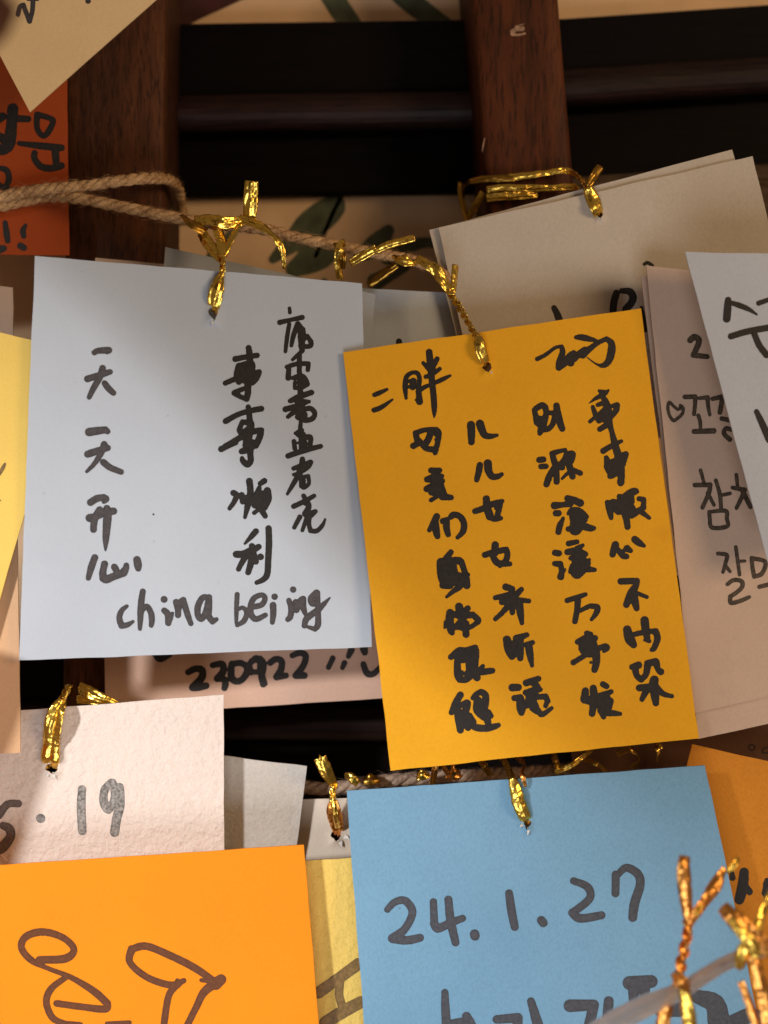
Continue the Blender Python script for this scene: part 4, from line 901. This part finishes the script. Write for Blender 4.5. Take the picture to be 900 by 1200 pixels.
# foreground ties, lower right, nearer to the camera; their copper colour holds a warm reflection
t = tie('blurred Y-shaped gold tie painted with warm reflection in front of the sky blue card', (805, 1080, -0.050))
ribbon(t, [(803, 1003, -0.050, 13), (802, 1020, -0.051, 17, 10), (803, 1045, -0.051, 16, -10), (806, 1068, -0.050, 13), (808, 1082, -0.050, 10)], M_copper_refl, seed=80, crumple=1.0, ridge=2)
ribbon(t, [(850, 1018, -0.046, 10, 30), (840, 1035, -0.048, 15, -20), (828, 1055, -0.049, 15, 15), (815, 1072, -0.050, 12), (808, 1084, -0.050, 9)], M_copper_refl, seed=81, crumple=1.2)
ribbon(t, [(822, 1060, -0.0515, 5), (815, 1072, -0.052, 6)], M_gold, seed=89)
twist(t, [(808, 1078, -0.050, 13), (807, 1095, -0.050, 13), (801, 1120, -0.050, 13), (797, 1145, -0.050, 13)], M_copper_refl, turns=2, seed=82)
ribbon(t, [(790, 1140, -0.051, 10, 30), (798, 1150, -0.054, 16), (808, 1158, -0.052, 12, 30)], M_copper_refl, seed=84, crumple=1.4)
ribbon(t, [(796, 1150, -0.050, 10), (786, 1170, -0.050, 14, 20), (778, 1195, -0.050, 16), (772, 1230, -0.050, 16)], M_copper_refl, seed=85)
ribbon(t, [(800, 1152, -0.052, 10), (804, 1172, -0.052, 15, -10), (808, 1195, -0.052, 17), (812, 1230, -0.052, 16)], M_gold, seed=86)
ribbon(t, [(797, 1148, -0.049, 10, 60), (783, 1160, -0.047, 12, 60)], M_gold_dark, seed=87)
t = tie('blurred wide gold and orange tie at the lower right edge', (872, 1110, -0.054))
ribbon(t, [(846, 1062, -0.054, 14), (862, 1078, -0.056, 22, 10), (880, 1096, -0.056, 22, -10), (906, 1116, -0.055, 20)], M_copper_refl, seed=90, crumple=0.6)
ribbon(t, [(856, 1076, -0.057, 9), (866, 1090, -0.058, 12), (880, 1106, -0.058, 15), (888, 1122, -0.057, 12)], M_gold, seed=91, crumple=1.6)
ribbon(t, [(880, 1100, -0.056, 15), (872, 1118, -0.056, 20, 15), (867, 1136, -0.054, 10)], M_gold, seed=92, crumple=1.6)
ribbon(t, [(906, 1045, -0.050, 12), (896, 1066, -0.052, 13, 20), (888, 1090, -0.054, 12)], M_gold, seed=93, crumple=0.8)
ribbon(t, [(884, 1120, -0.055, 12), (890, 1145, -0.055, 17, 10), (898, 1175, -0.054, 18), (904, 1215, -0.054, 16)], M_copper_refl, seed=94)
ribbon(t, [(868, 1150, -0.053, 8), (880, 1180, -0.053, 11, 20), (890, 1212, -0.053, 12)], M_copper_refl, seed=95)
t = tie('tiny bright gold end at the right edge of the sky blue card', (862, 1012, -0.040))
ribbon(t, [(852, 1022, -0.043, 5), (860, 1014, -0.044, 9), (866, 1006, -0.043, 6)], M_gold, seed=96, crumple=1.5)

# soft clear plastic cord carrying the foreground ties
M_cord, nt, b = new_mat('clear_plastic_cord')
b.inputs['Base Color'].default_value = (0.92, 0.84, 0.82, 1); b.inputs['Roughness'].default_value = 0.16
b.inputs['Transmission Weight'].default_value = 0.88; b.inputs['IOR'].default_value = 1.4
_n = N(nt, 'ShaderNodeTexNoise'); _n.inputs['Scale'].default_value = 300
_b = N(nt, 'ShaderNodeBump'); _b.inputs['Strength'].default_value = 0.6; _b.inputs['Distance'].default_value = 0.0005
nt.links.new(_n.outputs[0], _b.inputs['Height']); nt.links.new(_b.outputs[0], b.inputs['Normal'])
root = empty('plastic_cord', P(800, 1160, -0.052)); tag(root, 'blurred clear plastic cord rising across the lower right corner', 'cord')
for q_, (dy, r_) in enumerate(((0, 8.0), (10, 7.0), (-8, 5.0))):
    pts = np.array([[*P(x, y+dy*(0.6+0.4*math.sin(x*0.02)), Y), r_*S*0.85] for x, y, Y in ((640, 1250, -0.050), (700, 1208, -0.050), (750, 1180, -0.050), (800, 1158, -0.050), (850, 1128, -0.050), (905, 1108, -0.050), (960, 1090, -0.050))])
    C = resample(catmull(pts, 8), 0.0006); v, f = [], []
    tube(v, f, C[:, :3], [r*(1+0.12*noise.noise(Vector((k*0.2, q_*3, 0)))) for k, r in enumerate(C[:, 3])], m=12)
    mesh_obj('cord_strand', v, f, M_cord, parent=root)
